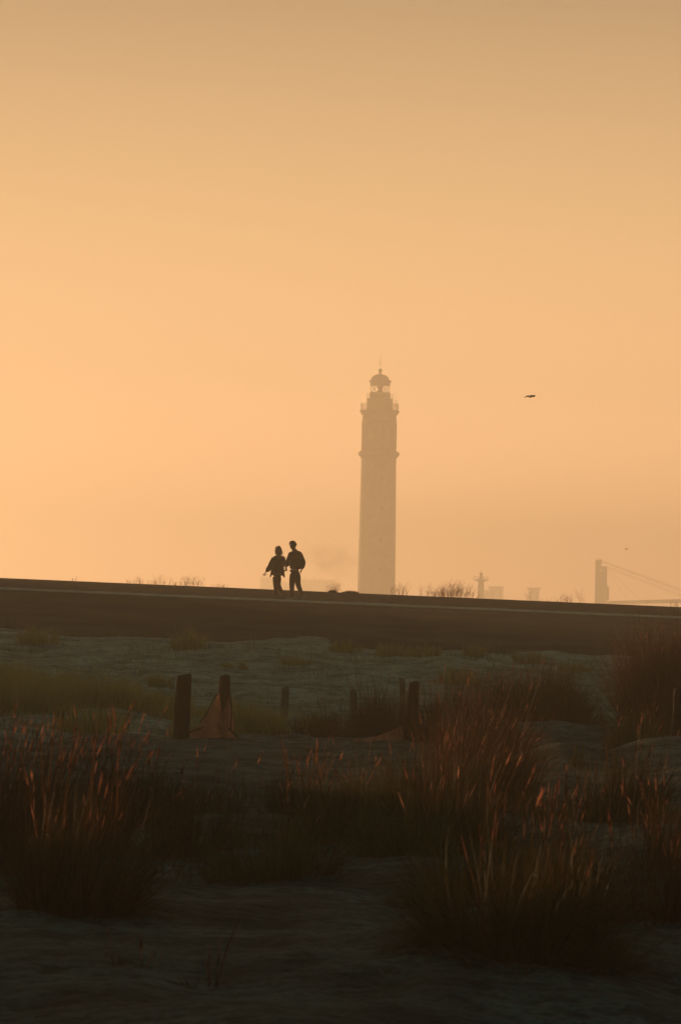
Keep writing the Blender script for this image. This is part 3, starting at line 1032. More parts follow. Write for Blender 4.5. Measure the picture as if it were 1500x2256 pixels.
seg_box('wall', 573, 600, 1272, 30)
seg_box('hall', 600.5, 662, 1283, 24)
seg_box('hall', 662.5, 735, 1275, 20)
for px in (672, 691, 707):
    bm = bmesh.new()
    x0 = at(px, 1345, D).x - cx
    add_bar(bm, (x0, 0, hp(1276, D)), (x0, 0, hp(1269 + (px % 3), D)), .8, 8)
    from_bm('chimney', bm, M['far'], T)
bm = bmesh.new()
for i in range(10):
    x0 = at(670 + i * 6.4, 1345, D).x - cx
    add_box(bm, (x0, -10.05, hp(1290, D)), (1.1, .2, 2.0))
from_bm('window', bm, M['windowdark'], T)['kind'] = 'stuff'

# crane with tower, machine house, stays and long boom
D = 1750.0
p = at(1325, 1345, D)
p.z = 0
T = empty('harbour_crane', (p.x, D, 0), 'hazy harbour crane tower with cables running down to its long boom at the right', 'crane')


def lx(px): return at(px, 1345, D).x - p.x


def hb(py): return hp(py, D)


HPX = 1325


bm = bmesh.new()
add_box(bm, ((lx(1309) + lx(1321)) / 2, 0, hb(1235) / 2 + 0), (lx(1321) - lx(1309), 3.0, hb(1235)), None, .1)
from_bm('leg', bm, M['far'], T)
bm = bmesh.new()
add_box(bm, ((lx(1323.5) + lx(1335)) / 2, 0, hb(1247) / 2), (lx(1335) - lx(1323.5), 3.0, hb(1247)), None, .1)
from_bm('leg', bm, M['far'], T)
bm = bmesh.new()
for py0, py1 in ((1236, 1244), (1248, 1254), (1258.5, 1345)):
    add_box(bm, ((lx(1321) + lx(1323.5)) / 2, 0, (hb(py0) + hb(py1)) / 2), (lx(1323.5) - lx(1321) - .02, 2.6, hb(py0) - hb(py1)))
from_bm('cross_brace', bm, M['far'], T)
bm = bmesh.new()
add_box(bm, (lx(1337), 0, (hb(1291) + hb(1322)) / 2), (lx(1340) - lx(1334), 3.6, hb(1291) - hb(1322)), None, .5)
from_bm('machine_house', bm, M['far_metal'], T)
bm = bmesh.new()
add_box(bm, (lx(1310.6), 0, hb(1232.8)), (.35, .35, .9))
add_box(bm, (lx(1319), 0, hb(1234)), (1.6, 2.0, .6))
from_bm('sheave', bm, M['far_metal'], T)
for k, (x0, y0, x1, y1, r) in enumerate(((1323, 1236, 1560, 1321, .10), (1324, 1238, 1560, 1325, .09), (1337, 1249, 1560, 1334, .08), (1337, 1252, 1560, 1338, .07),
                                         (1337, 1255, 1404, 1318, .07), (1337, 1262, 1380, 1318, .06))):
    bm = bmesh.new()
    add_bar(bm, (lx(x0), 0, at(x0, y0, D).z), (lx(x1), 0, at(x1, y1, D).z), r, 6)
    from_bm('stay_cable', bm, M['far_metal'], T)
bm = bmesh.new()
for yy in (-2.0, 2.0):
    vs = []
    for px, py in ((1337, 1324), (1640, 1316), (1640, 1327), (1337, 1331)):
        w = at(px, py, D)
        for dy in (-.3, .3):
            vs.append(bm.verts.new((w.x - p.x, yy + dy, w.z)))
    for f in ((0, 2, 4, 6), (7, 5, 3, 1), (0, 1, 3, 2), (2, 3, 5, 4), (4, 5, 7, 6), (6, 7, 1, 0)):
        bm.faces.new([vs[k] for k in f])
from_bm('boom', bm, M['far'], T)
bm = bmesh.new()
add_box(bm, (lx(1620), 0, hb(1330) / 2), (2.5, 3.0, hb(1330)), None, .1)
from_bm('leg', bm, M['far'], T)

# smoke drifting from the factory
def smoke():
    D = 1500.0
    bm = bmesh.new()
    bmesh.ops.create_icosphere(bm, subdivisions=4, radius=1)
    me = bpy.data.meshes.new('smoke')
    bm.to_mesh(me); bm.free()
    o = link('smoke', me, None, None, True)
    o.location = at(735, 1232, D)
    o.scale = (88 * D / FPX, 30 * D / FPX, 52 * D / FPX)
    o.rotation_euler = (0, R(26), 0)
    m = bpy.data.materials.new('smoke')
    m.use_nodes = True
    t = m.node_tree
    t.nodes.remove(t.nodes['Principled BSDF'])
    v = t.nodes.new('ShaderNodeVolumePrincipled')
    v.inputs['Color'].default_value = (.10, .08, .06, 1)
    v.inputs['Anisotropy'].default_value = .3
    co = t.nodes.new('ShaderNodeTexCoord')
    nz = t.nodes.new('ShaderNodeTexNoise'); nz.inputs['Scale'].default_value = 1.7; nz.inputs['Detail'].default_value = 5
    nz.inputs['Distortion'].default_value = .6
    t.links.new(co.outputs['Object'], nz.inputs['Vector'])
    ln = t.nodes.new('ShaderNodeVectorMath'); ln.operation = 'LENGTH'
    t.links.new(co.outputs['Object'], ln.inputs[0])
    fo = t.nodes.new('ShaderNodeMapRange'); fo.interpolation_type = 'SMOOTHSTEP'
    fo.inputs['From Min'].default_value = 1.0; fo.inputs['From Max'].default_value = .25
    t.links.new(ln.outputs['Value'], fo.inputs['Value'])
    m1 = t.nodes.new('ShaderNodeMapRange'); m1.inputs['From Min'].default_value = .40; m1.inputs['From Max'].default_value = .66
    m1.inputs['To Min'].default_value = 0.0; m1.inputs['To Max'].default_value = .15
    t.links.new(nz.outputs['Fac'], m1.inputs['Value'])
    mr = t.nodes.new('ShaderNodeMath'); mr.operation = 'MULTIPLY'
    t.links.new(fo.outputs[0], mr.inputs[0]); t.links.new(m1.outputs[0], mr.inputs[1])
    t.links.new(mr.outputs[0], v.inputs['Density'])
    t.links.new(v.outputs[0], t.nodes['Material Output'].inputs['Volume'])
    me.materials.append(m)
    tag(o, 'faint smoke plume drifting left of the lighthouse above the factory', 'smoke', kind='stuff')


smoke()


# ------------------------------------------------------------------ posts, ropes and netting
def post(px, d, py_top, w, label, lean=0.0, group='wooden posts of the net fence', mm='wood', flare=0.0, seg=20):
    p = gpx(px, d)
    top = at(px, py_top, d).z
    h = top - p.z
    T = empty('wooden_post', p, label, 'post', group)
    bm = bmesh.new()
    rings = []
    nz_ = 16
    ph = random.uniform(0, 6)
    for k in range(nz_ + 1):
        t = k / nz_
        z = -.35 + (h + .35) * t
        r0 = w / 2 * (1 + flare * (1 - t) ** 2) * (1 + .02 * math.sin(t * 9 + ph))
        ring = []
        for i in range(seg):
            a = 2 * math.pi * i / seg
            r = r0 * (1 + .035 * math.sin(3 * a + ph) + .025 * math.sin(7 * a + ph * 2 + t) + random.uniform(-.008, .008))
            if k == nz_:
                r *= .93
            zz = z + (w * (.09 * math.sin(a + ph) + .05 * math.sin(a * 3 + ph * 2)) if k >= nz_ - 1 else 0)
            ring.append(bm.verts.new((r * math.cos(a) + lean * (z) + .006 * math.sin(t * 5 + ph), r * math.sin(a), zz - (.012 if k == nz_ - 1 else 0))))
        rings.append(ring)
    for a, b in zip(rings, rings[1:]):
        for i in range(seg):
            bm.faces.new((a[i], a[(i + 1) % seg], b[(i + 1) % seg], b[i]))
    ct = bm.verts.new((lean * h, 0, h + .012))
    for i in range(seg):
        bm.faces.new((rings[-1][i], rings[-1][(i + 1) % seg], ct))
    o = from_bm('trunk', bm, M[mm], T, True)
    # long drying cracks in the wood
    bm = bmesh.new()
    for a in (-1.9, -1.2, -.7):
        z0 = h * random.uniform(.35, .6); z1 = h * random.uniform(.8, .97)
        r = w / 2 * .985
        add_box(bm, (r * math.cos(a) + lean * (z0 + z1) / 2, r * math.sin(a), (z0 + z1) / 2), (.006, .02, z1 - z0), Matrix.Rotation(a - math.pi / 2, 4, 'Z') @ Matrix.Rotation(0, 4, 'Y'))
    from_bm('crack', bm, M['crack'], T)
    return T, h, p


P1, h1, p1 = post(401, 47.0, 1488, .195, 'thickest wooden post, leftmost of the near ones', .012, flare=.05)
P2, h2, p2 = post(492, 47.6, 1489, .148, 'slimmer wooden post with the orange net hanging from it', .0)
P3, h3, p3 = post(903, 46.0, 1503, .135, 'leaning wooden post in the reddish grass near the centre', .045, flare=.30)
P4, h4, p4 = post(1500, 41.5, 1517, .22, 'dark wooden post cut by the right edge of the view', .0)
FP = 'small distant posts on the sand'
post(627, 76, 1515, .16, 'small distant post, leftmost of three, right of the net', .0, FP, 'wood_pale')
post(778, 76, 1520, .14, 'small distant post, middle one of three, among fanned plumes', .0, FP, 'wood_pale')
post(885, 76, 1495, .11, 'small distant post, rightmost of three, close behind the leaning post', .0, FP, 'wood_pale')


def sheet(name, top, bot, label, nu=40, nv=16, wob=.03, cat='net', depth=None):
    """netting hung between two polylines of (px, py, d)"""
    def poly(pts, t):
        t = t * (len(pts) - 1)
        i = min(int(t), len(pts) - 2)
        f = t - i
        a = [pts[i][k] * (1 - f) + pts[i + 1][k] * f for k in range(3)]
        return at(*a)
    org = poly(bot, 0)
    V, F = [], []
    for j in range(nv + 1):
        for i in range(nu + 1):
            u = i / nu; v = j / nv
            q = poly(top, u).lerp(poly(bot, u), v) - org
            fold = math.sin(u * 16 + v * 2) * wob + math.sin(u * 37 + v * 5) * wob * .3
            V.append((q.x, q.y + fold * math.sin(math.pi * min(1, v * 1.2 + .1)), q.z))
    for j in range(nv):
        for i in range(nu):
            a = j * (nu + 1) + i
            F.append((a, a + 1, a + nu + 2, a + nu + 1))
    me = quads_mesh(name, V, F)
    o = link(name, me, M['net'], None, True)
    o.location = org
    tag(o, label, cat, 'orange netting of the fence')
    return o


sheet('hanging_net', [(414, 1614, 47.5), (440, 1598, 47.5), (462, 1566, 47.5), (479, 1530, 47.5), (490, 1520, 47.62), (505, 1522, 47.6), (511, 1560, 47.5), (516, 1600, 47.4), (517, 1640, 47.3)],
      [(414, 1660, 47.0), (440, 1660, 47.0), (462, 1660, 47.1), (479, 1662, 47.2), (490, 1660, 47.3), (500, 1660, 47.3), (508, 1662, 47.3), (514, 1662, 47.3), (517, 1662, 47.3)],
      'orange net bunched in a triangle on the slimmer post', wob=.02)
sheet('buried_net', [(232, 1634, 46.6), (300, 1631, 46.7), (380, 1634, 46.9), (520, 1635, 47.5), (640, 1637, 47.5), (760, 1634, 47.3), (830, 1622, 46.8), (870, 1606, 46.3), (888, 1598, 46.05)],
      [(232, 1665, 46.3), (300, 1665, 46.4), (380, 1665, 46.6), (520, 1668, 47.2), (640, 1668, 47.2), (760, 1668, 47.0), (830, 1668, 46.5), (870, 1668, 46.1), (888, 1668, 45.9)],
      'low half buried orange net along the sand crest up to the leaning post', nu=90, wob=.03)
sheet('buried_net', [(1150, 1657, 38.6), (1200, 1658, 38.5), (1255, 1662, 38.4), (1278, 1652, 38.4), (1286, 1648, 38.4), (1296, 1656, 38.4), (1330, 1661, 38.4)],
      [(1150, 1690, 38.2), (1200, 1690, 38.2), (1255, 1690, 38.2), (1278, 1690, 38.2), (1286, 1690, 38.2), (1296, 1690, 38.2), (1330, 1690, 38.2)],
      'scrap of orange net with a small peak in the right dune hollow', nu=50, wob=.02)
sheet('buried_net', [(1425, 1668, 40.3), (1450, 1665, 40.4), (1476, 1668, 40.6)], [(1425, 1692, 40.0), (1450, 1692, 40.0), (1476, 1692, 40.2)],
      'short scrap of orange net left of the cut post', nu=20, wob=.02)


def rope(pts, r, label):
    bm = bmesh.new()
    P = [at(*q) for q in pts]
    org = P[0].copy()
    Q = []
    for i in range(len(P) - 1):
        a = P[max(i - 1, 0)]; b = P[i]; c = P[i + 1]; d = P[min(i + 2, len(P) - 1)]
        for s in range(6):
            t = s / 6
            Q.append(.5 * ((2 * b) + (-a + c) * t + (2 * a - 5 * b + 4 * c - d) * t * t + (-a + 3 * b - 3 * c + d) * t ** 3))
    Q.append(P[-1])
    for u, v in zip(Q, Q[1:]):
        add_bar(bm, u - org, v - org, r, 6)
    o = from_bm('rope', bm, M['rope'], None, True)
    o.location = org
    tag(o, label, 'rope', 'ropes of the net fence')


rope([(414, 1616, 47.45), (430, 1609, 47.4), (450, 1602, 47.4), (468, 1599, 47.4), (486, 1599, 47.45)], .010, 'dark rope curving from the thickest post to the slimmer post')
rope([(497, 1601, 47.45), (508, 1608, 47.4), (520, 1620, 47.35), (530, 1629, 47.3), (540, 1636, 47.3)], .010, 'dark rope running from the slimmer post down into the sand at its right')
rope([(440, 1592, 47.4), (455, 1572, 47.4), (466, 1550, 47.45), (480, 1528, 47.5)], .008, 'thin dark cord along the sloping left edge of the hanging net')
rope([(504, 1513, 47.55), (508, 1535, 47.5), (510, 1570, 47.4), (508, 1610, 47.3)], .008, 'thin dark cord hanging down the right side of the slimmer post')


# ------------------------------------------------------------------ people
def skinned(joints, edges, levels=2, root=0, fat=1.0):
    """joints: list of (x, y, z, rx, ry); a continuous surface grown over the skeleton"""
    me = bpy.data.meshes.new('sk')
    me.from_pydata([j[:3] for j in joints], edges, [])
    o = bpy.data.objects.new('sk', me)
    COL.objects.link(o)
    o.modifiers.new('s', 'SKIN')
    sv = me.skin_vertices[0].data
    for i, j in enumerate(joints):
        sv[i].radius = (j[3] * fat, (j[4] if len(j) > 4 else j[3]) * fat)
        sv[i].use_root = (i == root)
    ss = o.modifiers.new('u', 'SUBSURF'); ss.levels = levels; ss.render_levels = levels
    dg = bpy.context.evaluated_depsgraph_get()
    dg.update()
    ev = o.evaluated_get(dg)
    out = bpy.data.meshes.new_from_object(ev)
    bpy.data.objects.remove(o)
    return out


def chainsum(parts):
    J, E = [], []
    for js, es in parts:
        n = len(J)
        J += js
        E += [(a + n, b + n) for a, b in es]
    return J, E


def merge_meshes(name, meshes):
    bm = bmesh.new()
    for m_ in meshes:
        bm.from_mesh(m_)
    me = bpy.data.meshes.new(name)
    bm.to_mesh(me)
    bm.free()
    return me


def head_mesh(c, h, yaw, tiltx=0):
    """a head with brow, nose, lips, chin, ears; faces -Y before yaw"""
    bm = bmesh.new()
    bmesh.ops.create_uvsphere(bm, u_segments=28, v_segments=20, radius=1)
    for v in bm.verts:
        x, y, z = v.co
        w = .36 * h if z > -.1 else .36 * h * (1 - .28 * (min(1, -z - .1) ** 1.3))
        nx = x * w
        ny = y * .43 * h * (1 - .12 * max(0, -z))
        nz_ = z * .5 * h
        f = max(0, -y)
        def g(cx, cz, s): return math.exp(-((x - cx) ** 2 + (z - cz) ** 2) / s)
        ny -= f * h * (.085 * g(0, -.15, .012) + .05 * g(0, .0, .02) + .03 * g(0, -.48, .02) + .035 * g(0, -.8, .04) + .015 * g(0, .25, .1))
        ny += f * h * (.035 * g(.36, .05, .02) + .035 * g(-.36, .05, .02))
        e = max(0, abs(x) - .9) * 10
        nx += math.copysign(.045 * h * e * math.exp(-(z ** 2) / .06 - ((y - .05) ** 2) / .05), x)
        v.co = (nx, ny, nz_)
    m_ = Matrix.Translation(Vector(c)) @ Matrix.Rotation(yaw, 4, 'Z') @ Matrix.Rotation(tiltx, 4, 'X')
    bmesh.ops.transform(bm, matrix=m_, verts=bm.verts)
    me = bpy.data.meshes.new('head')
    bm.to_mesh(me); bm.free()
    return me


def hand_meshes(wrist, dirv, palm_n, size=.18, curl=.5):
    """palm plus four unequal fingers and a thumb, each a skinned chain rooted in the palm"""
    w = Vector(wrist); d = Vector(dirv).normalized(); n = Vector(palm_n).normalized()
    s = d.cross(n).normalized(); n = s.cross(d).normalized()
    L = size * .5
    out = []
    J = [(*w, .024, .02), (*(w + d * L * .4), .034, .017), (*(w + d * L * .95), .038, .015)]
    out.append(skinned(J, [(0, 1), (1, 2)], 1))
    for k, ln in enumerate((.88, 1.0, .94, .74)):
        q = w + d * L * .85 + s * (k - 1.5) * .020
        fl = size * .48 * ln
        J = [(*q, .0095)]
        dd = d.copy()
        for b in range(3):
            dd = (dd + n * curl * (.5 + .35 * b)).normalized()
            q = q + dd * fl * (.42, .33, .25)[b]
            J.append((*q, .009 - .0008 * b))
        out.append(skinned(J, [(0, 1), (1, 2), (2, 3)], 1))
    q = w + d * L * .3 - s * .026
    J = [(*q, .011)]
    q = q + (d * .6 - s * .8).normalized() * size * .2; J.append((*q, .010))
    q = q + (d * .9 - s * .25 + n * .3).normalized() * size * .17; J.append((*q, .009))
    q = q + (d * .95 + n * .4).normalized() * size * .12; J.append((*q, .008))
    out.append(skinned(J, [(0, 1), (1, 2), (2, 3)], 1))
    return out


def person(origin_px, d, scale_px_m, J, label, spec):
    pass


def L3(px, py, dy, ox, oy, k):
    """photo px -> figure coordinates (x right, y away, z up) round the foot point"""
    dx = (px - ox) * k; dz = (oy - py) * k
    c, s = math.cos(ROLL), math.sin(ROLL)
    return (dx * c - dz * s, dy, dx * s + dz * c)


def build_man():
    d = 113.75
    k = d / FPX
    ox, oy = 648, 1321.5
    f0 = at(ox, oy, d)
    base = Vector((f0.x, d, gz(f0.x, d)))
    T = empty('person', base, 'man in dark jacket and pale jeans walking, right one of the couple', 'person', 'couple walking on the dike')
    q = lambda px, py, dy=0.0: L3(px, py, dy, ox, oy, k)
    def j(px, py, dy, rx, ry=None): return (*q(px, py, dy), rx, ry or rx)
    hip = (650, 1259, 0)
    # skeleton of the whole body
    J = [j(650, 1258, 0, .13, .10), j(650, 1246, 0, .11, .085), j(651, 1232, 0, .12, .09), j(650.5, 1220, .01, .12, .085), j(648.5, 1212, 0, .078), j(646, 1205, -.01, .075),
         j(638.5, 1217, 0, .06), j(634.5, 1233, 0, .05), j(630.5, 1249, -.05, .04),            # arm towards the woman
         j(662, 1216, 0, .06), j(669.5, 1236, .06, .045), j(664, 1254, -.06, .04),              # arm with the hand in the pocket
         j(645, 1266, -.02, .085), j(643.5, 1287, -.08, .06), j(643, 1302, -.05, .052), j(642, 1316, -.02, .036),
         j(655.5, 1266, .02, .085), j(656.5, 1286, .02, .06), j(662, 1300, .13, .05), j(667, 1313, .25, .036)]
    E = [(0, 1), (1, 2), (2, 3), (3, 4), (4, 5), (3, 6), (6, 7), (7, 8), (3, 9), (9, 10), (10, 11), (0, 12), (12, 13), (13, 14), (14, 15), (0, 16), (16, 17), (17, 18), (18, 19)]
    body = [skinned(J, E, 2)]
    hc = q(645.3, 1200.5, -.02)
    body.append(head_mesh(hc, .25, R(-42), R(8)))
    body += hand_meshes(q(630.3, 1248.5, -.05), (-.25, -.1, -1), (-.6, -.4, 0), .18, .55)
    body += hand_meshes(q(664, 1254, -.06), (-.25, -.2, -1), (-1, 0, 0), .17, .4)
    link('body', merge_meshes('man_body', body), M['skin'], T, True)
    # jacket: torso and sleeves
    J = [j(650.3, 1253.5, 0, .185, .135), j(650.5, 1249, 0, .205, .15), j(651.5, 1238, 0, .235, .155), j(651.5, 1226, .0, .23, .15), j(650.6, 1219, .01, .15, .115), j(649.4, 1211.5, 0, .085, .08),
         j(641.2, 1221, 0, .085, .085), j(636, 1235, 0, .078, .08), j(631.8, 1246.5, -.05, .07, .07),
         j(660, 1221, 0, .085, .085), j(667.8, 1238, .05, .078, .08), j(664, 1251.5, -.05, .062, .062)]
    E = [(0, 1), (1, 2), (2, 3), (3, 4), (4, 5), (4, 6), (6, 7), (7, 8), (4, 9), (9, 10), (10, 11)]
    link('jacket', skinned(J, E, 2, fat=1.22), M['jacket'], T, True)
    J = [j(649.5, 1211.6, 0, .085, .08), j(649.2, 1209, 0, .08, .075)]
    link('collar', skinned(J, [(0, 1)], 2, fat=1.2), M['jacket'], T, True)
    J = [j(648.5, 1252.5, -.03, .165, .125), j(648.3, 1256, -.03, .168, .13), j(648.3, 1259, -.03, .16, .125)]
    link('shirt', skinned(J, [(0, 1), (1, 2)], 2, fat=1.2), M['shirt'], T, True)
    J = [j(649.8, 1257, 0, .165, .125), j(649.8, 1263, 0, .17, .13), j(644.8, 1270, -.03, .105), j(643.2, 1287, -.08, .08), j(643.2, 1302, -.05, .068), j(642.6, 1315, -.02, .058),
         j(655.5, 1269, .02, .105), j(656.5, 1286, .02, .08), j(661.5, 1299, .13, .067), j(666.2, 1311.5, .24, .056)]
    E = [(0, 1), (1, 2), (2, 3), (3, 4), (4, 5), (1, 6), (6, 7), (7, 8), (8, 9)]
    link('trousers', skinned(J, E, 2, fat=1.06), M['jeans'], T, True)
    for a, b, c in (((644, 1317.5, .03), (641, 1319.4, -.05), (636.5, 1320, -.16)), ((669.5, 1314.5, .32), (667.5, 1317.5, .26), (663.5, 1319.5, .17))):
        J = [j(*a, .045, .04), j(*b, .048, .038), j(*c, .04, .026)]
        link('shoe', skinned(J, [(0, 1), (1, 2)], 2, fat=1.15), M['shoe'], T, True)
    # short hair with a quiff over the brow, and a beard line
    bm = bmesh.new()
    bmesh.ops.create_uvsphere(bm, u_segments=24, v_segments=16, radius=1)
    kill = [v for v in bm.verts if v.co.z < -.12 or (v.co.y < -.55 and v.co.z < .42)]
    bmesh.ops.delete(bm, geom=kill, context='VERTS')
    for v in bm.verts:
        x, y, z = v.co
        r = 1.07 + .03 * math.sin(9 * x + 7 * z) + (.12 if (y < -.35 and z > .4) else 0)
        v.co = (x * .36 * .255 * r, y * .43 * .255 * r, z * .5 * .255 * r)
    bmesh.ops.transform(bm, matrix=Matrix.Translation(Vector(hc)) @ Matrix.Rotation(R(-42), 4, 'Z') @ Matrix.Rotation(R(8), 4, 'X'), verts=bm.verts)
    o = from_bm('hair', bm, M['hair'], T, True)
    sm = o.modifiers.new('s', 'SOLIDIFY'); sm.thickness = .012; sm.offset = 1


def build_woman():
    d = 115.0
    k = d / FPX
    ox, oy = 611, 1317.0
    f0 = at(ox, oy, d)
    base = Vector((f0.x, d, gz(f0.x, d)))
    T = empty('person', base, 'woman in open dark coat with longer hair, left one of the couple', 'person', 'couple walking on the dike')
    q = lambda px, py, dy=0.0: L3(px, py, dy, ox, oy, k)
    def j(px, py, dy, rx, ry=None): return (*q(px, py, dy), rx, ry or rx)
    J = [j(611, 1262, 0, .12, .09), j(612, 1250, 0, .09, .07), j(613, 1238, 0, .095, .07), j(613.5, 1229, .0, .09, .065), j(613, 1222.5, 0, .06), j(613, 1217, -.01, .058),
         j(604.5, 1229, 0, .05), j(596, 1245, .02, .038), j(585.5, 1260, -.03, .036),
         j(623.5, 1229, 0, .05), j(627, 1240, .0, .038), j(629, 1248.5, -.05, .036),
         j(607.5, 1269, -.02, .078), j(607, 1285, -.07, .055), j(608.2, 1300, -.03, .045), j(608.6, 1311.5, .0, .032),
         j(614.5, 1269, .02, .078), j(612.5, 1286, .0, .055), j(617, 1298, .16, .044), j(622.5, 1306, .30, .032)]
    E = [(0, 1), (1, 2), (2, 3), (3, 4), (4, 5), (3, 6), (6, 7), (7, 8), (3, 9), (9, 10), (10, 11), (0, 12), (12, 13), (13, 14), (14, 15), (0, 16), (16, 17), (17, 18), (18, 19)]
    body = [skinned(J, E, 2)]
    hc = q(612.6, 1211.2, -.01)
    body.append(head_mesh(hc, .225, R(-20), R(6)))
    body += hand_meshes(q(585.8, 1259.6, -.03), (-.5, -.1, -.86), (-.1, -.9, .1), .165, .6)
    body += hand_meshes(q(629, 1248.5, -.05), (.1, -.1, -1), (.6, -.4, 0), .16, .55)
    link('body', merge_meshes('woman_body', body), M['skin'], T, True)
    # coat top with sleeves
    J = [j(611.5, 1262, 0, .165, .13), j(612, 1252, 0, .175, .13), j(612.5, 1243, 0, .17, .13), j(613, 1235, 0, .165, .125), j(613.3, 1229, .0, .13, .10), j(613, 1222.5, 0, .065, .06),
         j(605, 1231.5, 0, .078), j(599, 1244, .02, .082), j(591.5, 1253.5, -.01, .062), j(586.6, 1259, -.03, .05),
         j(622.5, 1231, 0, .08), j(625.5, 1241, .0, .075), j(628.3, 1248, -.04, .055)]
    E = [(0, 1), (1, 2), (2, 3), (3, 4), (4, 5), (4, 6), (6, 7), (7, 8), (8, 9), (4, 10), (10, 11), (11, 12)]
    link('coat', skinned(J, E, 2, fat=1.28), M['coat'], T, True)
    J = [j(611.5, 1264, 0, .15, .12), j(612, 1252, 0, .155, .125), j(612.7, 1241, 0, .16, .13), j(613.1, 1232, 0, .15, .12), j(613.2, 1225.5, 0, .07, .065)]
    link('sweater', skinned(J, [(0, 1), (1, 2), (2, 3), (3, 4)], 2, fat=1.3), M['coat'], T, True)
    # flaring open skirt of the coat, blown apart: two hanging tails
    bm = bmesh.new()
    seg = 40
    rings = []
    for r_ in range(9):
        t = r_ / 8
        ring = []
        for i in range(seg + 1):
            a = R(-60) + (i / seg) * R(300)          # open towards the viewer's left front
            side = math.cos(a)
            hem = 1262 + 9 * max(0, side) ** 2 + 8 * max(0, -side) ** 3 + 2 * math.sin(a * 5)
            py = 1245 + (hem - 1245) * t
            wx = 13.2 + 3.2 * t + .8 * math.sin(a * 7) * t
            cxp = 612 - 1.0 * t
            px = cxp + wx * side
            dy = .13 * (1 + .35 * t) * math.sin(a) + .015 * math.sin(a * 9) * t
            ring.append(bm.verts.new(q(px, py, dy)))
        rings.append(ring)
    for a, b in zip(rings, rings[1:]):
        for i in range(seg):
            bm.faces.new((a[i], a[i + 1], b[i + 1], b[i]))
    o = from_bm('coat_skirt', bm, M['coat'], T, True)
    sm = o.modifiers.new('s', 'SOLIDIFY'); sm.thickness = .018
    J = [j(611, 1257, 0, .15, .11), j(611, 1263, 0, .155, .12), j(607.6, 1270, -.02, .092), j(607, 1285, -.07, .066), j(608.2, 1300, -.03, .056), j(608.6, 1311, .0, .045),
         j(614.5, 1270, .02, .092), j(612.5, 1286, .0, .066), j(617, 1297.5, .16, .056), j(622, 1305, .29, .043)]
    E = [(0, 1), (1, 2), (2, 3), (3, 4), (4, 5), (1, 6), (6, 7), (7, 8), (8, 9)]
    link('trousers', skinned(J, E, 2, fat=1.2), M['legging'], T, True)
    for a, b, c in (((609.8, 1313.5, .04), (607.5, 1315, -.04), (603.5, 1315.6, -.14)), ((625, 1306.5, .36), (622.8, 1309.5, .31), (619.5, 1312.8, .24))):
        J = [j(*a, .04, .038), j(*b, .042, .035), j(*c, .034, .024)]
        link('boot', skinned(J, [(0, 1), (1, 2)], 2, fat=1.2), M['boot'], T, True)
    # hair: full, to the shoulders
    bm = bmesh.new()
    bmesh.ops.create_uvsphere(bm, u_segments=28, v_segments=20, radius=1)
    for v in bm.verts:
        x, y, z = v.co
        zz = z if z > 0 else z * 1.55
        w = 1.0 + (.12 * min(1, -z * 1.3) if z < 0 else 0)
        wv = 1 + .03 * math.sin(8 * x + 11 * z + 3 * y)
        v.co = (x * .104 * w * wv + (.03 * z * z if z < -.3 else 0), (y * .116 * wv) + .025, zz * .120 + .012 * math.sin(5 * x + 4 * y))
        if y < -.45 and -1.2 < z < .35:
            v.co.y = max(v.co.y, -.045)
    bmesh.ops.transform(bm, matrix=Matrix.Translation(Vector(hc) + Vector((0, .01, .005))) @ Matrix.Rotation(R(-20), 4, 'Z'), verts=bm.verts)
    hr = from_bm('hair', bm, M['hair'], T, True)
    n = 260
    a = rng.uniform(0, 6.28, n)
    b = np.stack([.085 * np.cos(a), .09 * np.sin(a) + .02, rng.uniform(-.08, .05, n)], -1) + np.array(hc)
    dv = np.stack([.25 * np.cos(a) + .1, .2 * np.sin(a), np.full(n, -1.0)], -1)
    V, F, P = ribbons(b, dv, rng.uniform(.04, .12, n), np.full(n, .008), np.zeros(n), (.35, .1, 0), 4, .5, rng.normal(0, .15, (n, 3)))
    link('strand', quads_mesh('strands', V, F), M['hair'], hr)['kind'] = 'stuff'


build_man()
build_woman()


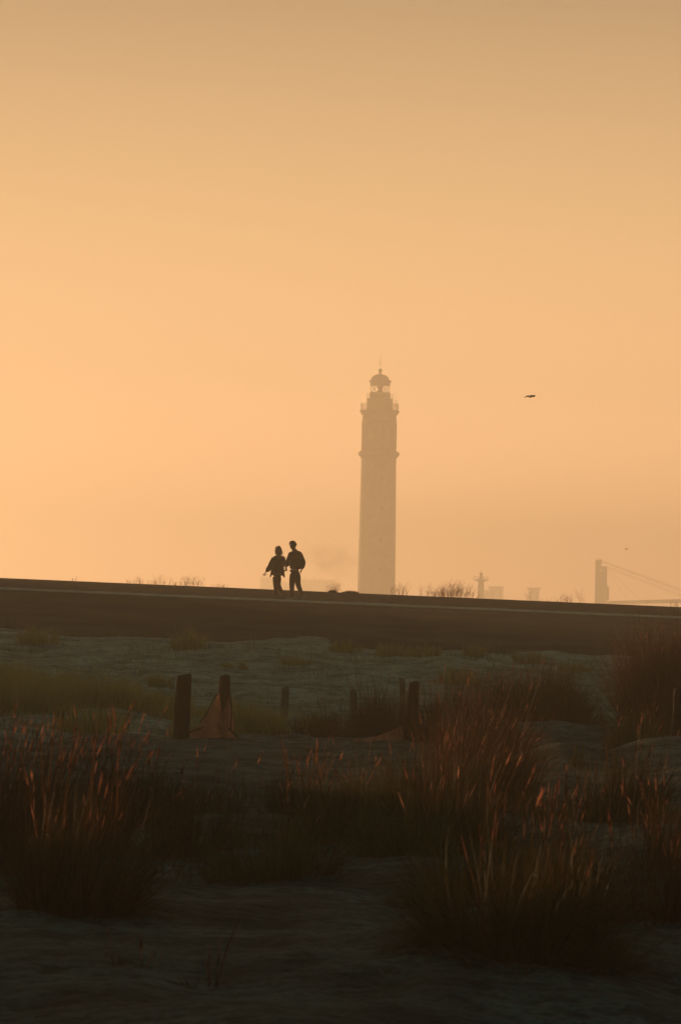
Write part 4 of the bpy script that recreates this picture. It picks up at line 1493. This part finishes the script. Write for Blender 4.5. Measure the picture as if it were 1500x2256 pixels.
# ------------------------------------------------------------------ birds
def bird(px, py, d, s, label, mm, rz=0.0, fat=1.0):
    o0 = at(px, py, d)
    T = empty('bird', o0, label, 'bird', 'birds in flight', rz)
    u = s
    J = [(-.34 * u, 0, -.035 * u, .012 * u), (-.24 * u, 0, -.035 * u, .045 * u), (-.05 * u, 0, -.05 * u, .085 * u, .08 * u), (.16 * u, 0, -.055 * u, .075 * u, .07 * u), (.34 * u, 0, -.03 * u, .03 * u)]
    link('body', skinned(J, [(0, 1), (1, 2), (2, 3), (3, 4)], 2, 2, fat), M[mm], T, True)
    def wing(lead, trail):
        bm = bmesh.new()
        n_ = len(lead)
        lead = [(a_, b_, c_ * (2.2 if c_ > 0 else 1)) for a_, b_, c_ in lead]; trail = [(a_ + .05, b_, c_ * (1.5 if c_ > 0 else 1) - .10) for a_, b_, c_ in trail]
        A = [bm.verts.new([c * u for c in v]) for v in lead]
        B = [bm.verts.new([c * u for c in v]) for v in trail]
        for i in range(n_ - 1):
            bm.faces.new((A[i], A[i + 1], B[i + 1], B[i]))
        o = from_bm('wing', bm, M[mm], T, True)
        sd = o.modifiers.new('s', 'SOLIDIFY'); sd.thickness = .018 * u; sd.offset = 0
    wing([(-.10, -.05, .0), (-.22, -.22, .13), (-.42, -.5, .06), (-.60, -.85, -.08), (-.66, -1.0, -.13)], [(.16, -.05, -.02), (.06, -.25, .08), (-.12, -.55, .07), (-.48, -.85, -.04), (-.66, -1.01, -.135)])
    wing([(-.08, .05, .0), (-.02, .2, .16), (.16, .5, .13), (.38, .8, .15), (.50, .95, .16)], [(.18, .05, -.02), (.26, .25, .05), (.36, .55, .04), (.46, .8, .09), (.51, .96, .155)])
    bm = bmesh.new()
    vs = [bm.verts.new([c * u for c in v]) for v in ((.28, -.03, -.03), (.28, .03, -.03), (.48, .09, -.10), (.50, 0, -.10), (.48, -.09, -.10))]
    bm.faces.new(vs)
    o = from_bm('tail', bm, M[mm], T)
    sd = o.modifiers.new('s', 'SOLIDIFY'); sd.thickness = .012 * u


bird(1167, 874, 130, .195, 'dark bird flying with raised wings right of the lighthouse top', 'feather', R(-28), 1.7)
bird(1379, 1210, 420, .30, 'tiny pale bird low above the crane', 'feather_pale')


# ------------------------------------------------------------------ haze
bm = bmesh.new()
add_box(bm, (170, 1750, 45), (1060, 3800, 92))
hz_m = bpy.data.materials.new('haze')
hz_m.use_nodes = True
t = hz_m.node_tree
t.nodes.remove(t.nodes['Principled BSDF'])
v = t.nodes.new('ShaderNodeVolumePrincipled')
v.inputs['Color'].default_value = (1.0, .96, .83, 1)
v.inputs['Density'].default_value = 0.00085
v.inputs['Anisotropy'].default_value = 0.29
t.links.new(v.outputs[0], t.nodes['Material Output'].inputs['Volume'])
o = from_bm('haze', bm, hz_m)
tag(o, 'warm evening haze over the dunes and the harbour', 'haze', kind='stuff')
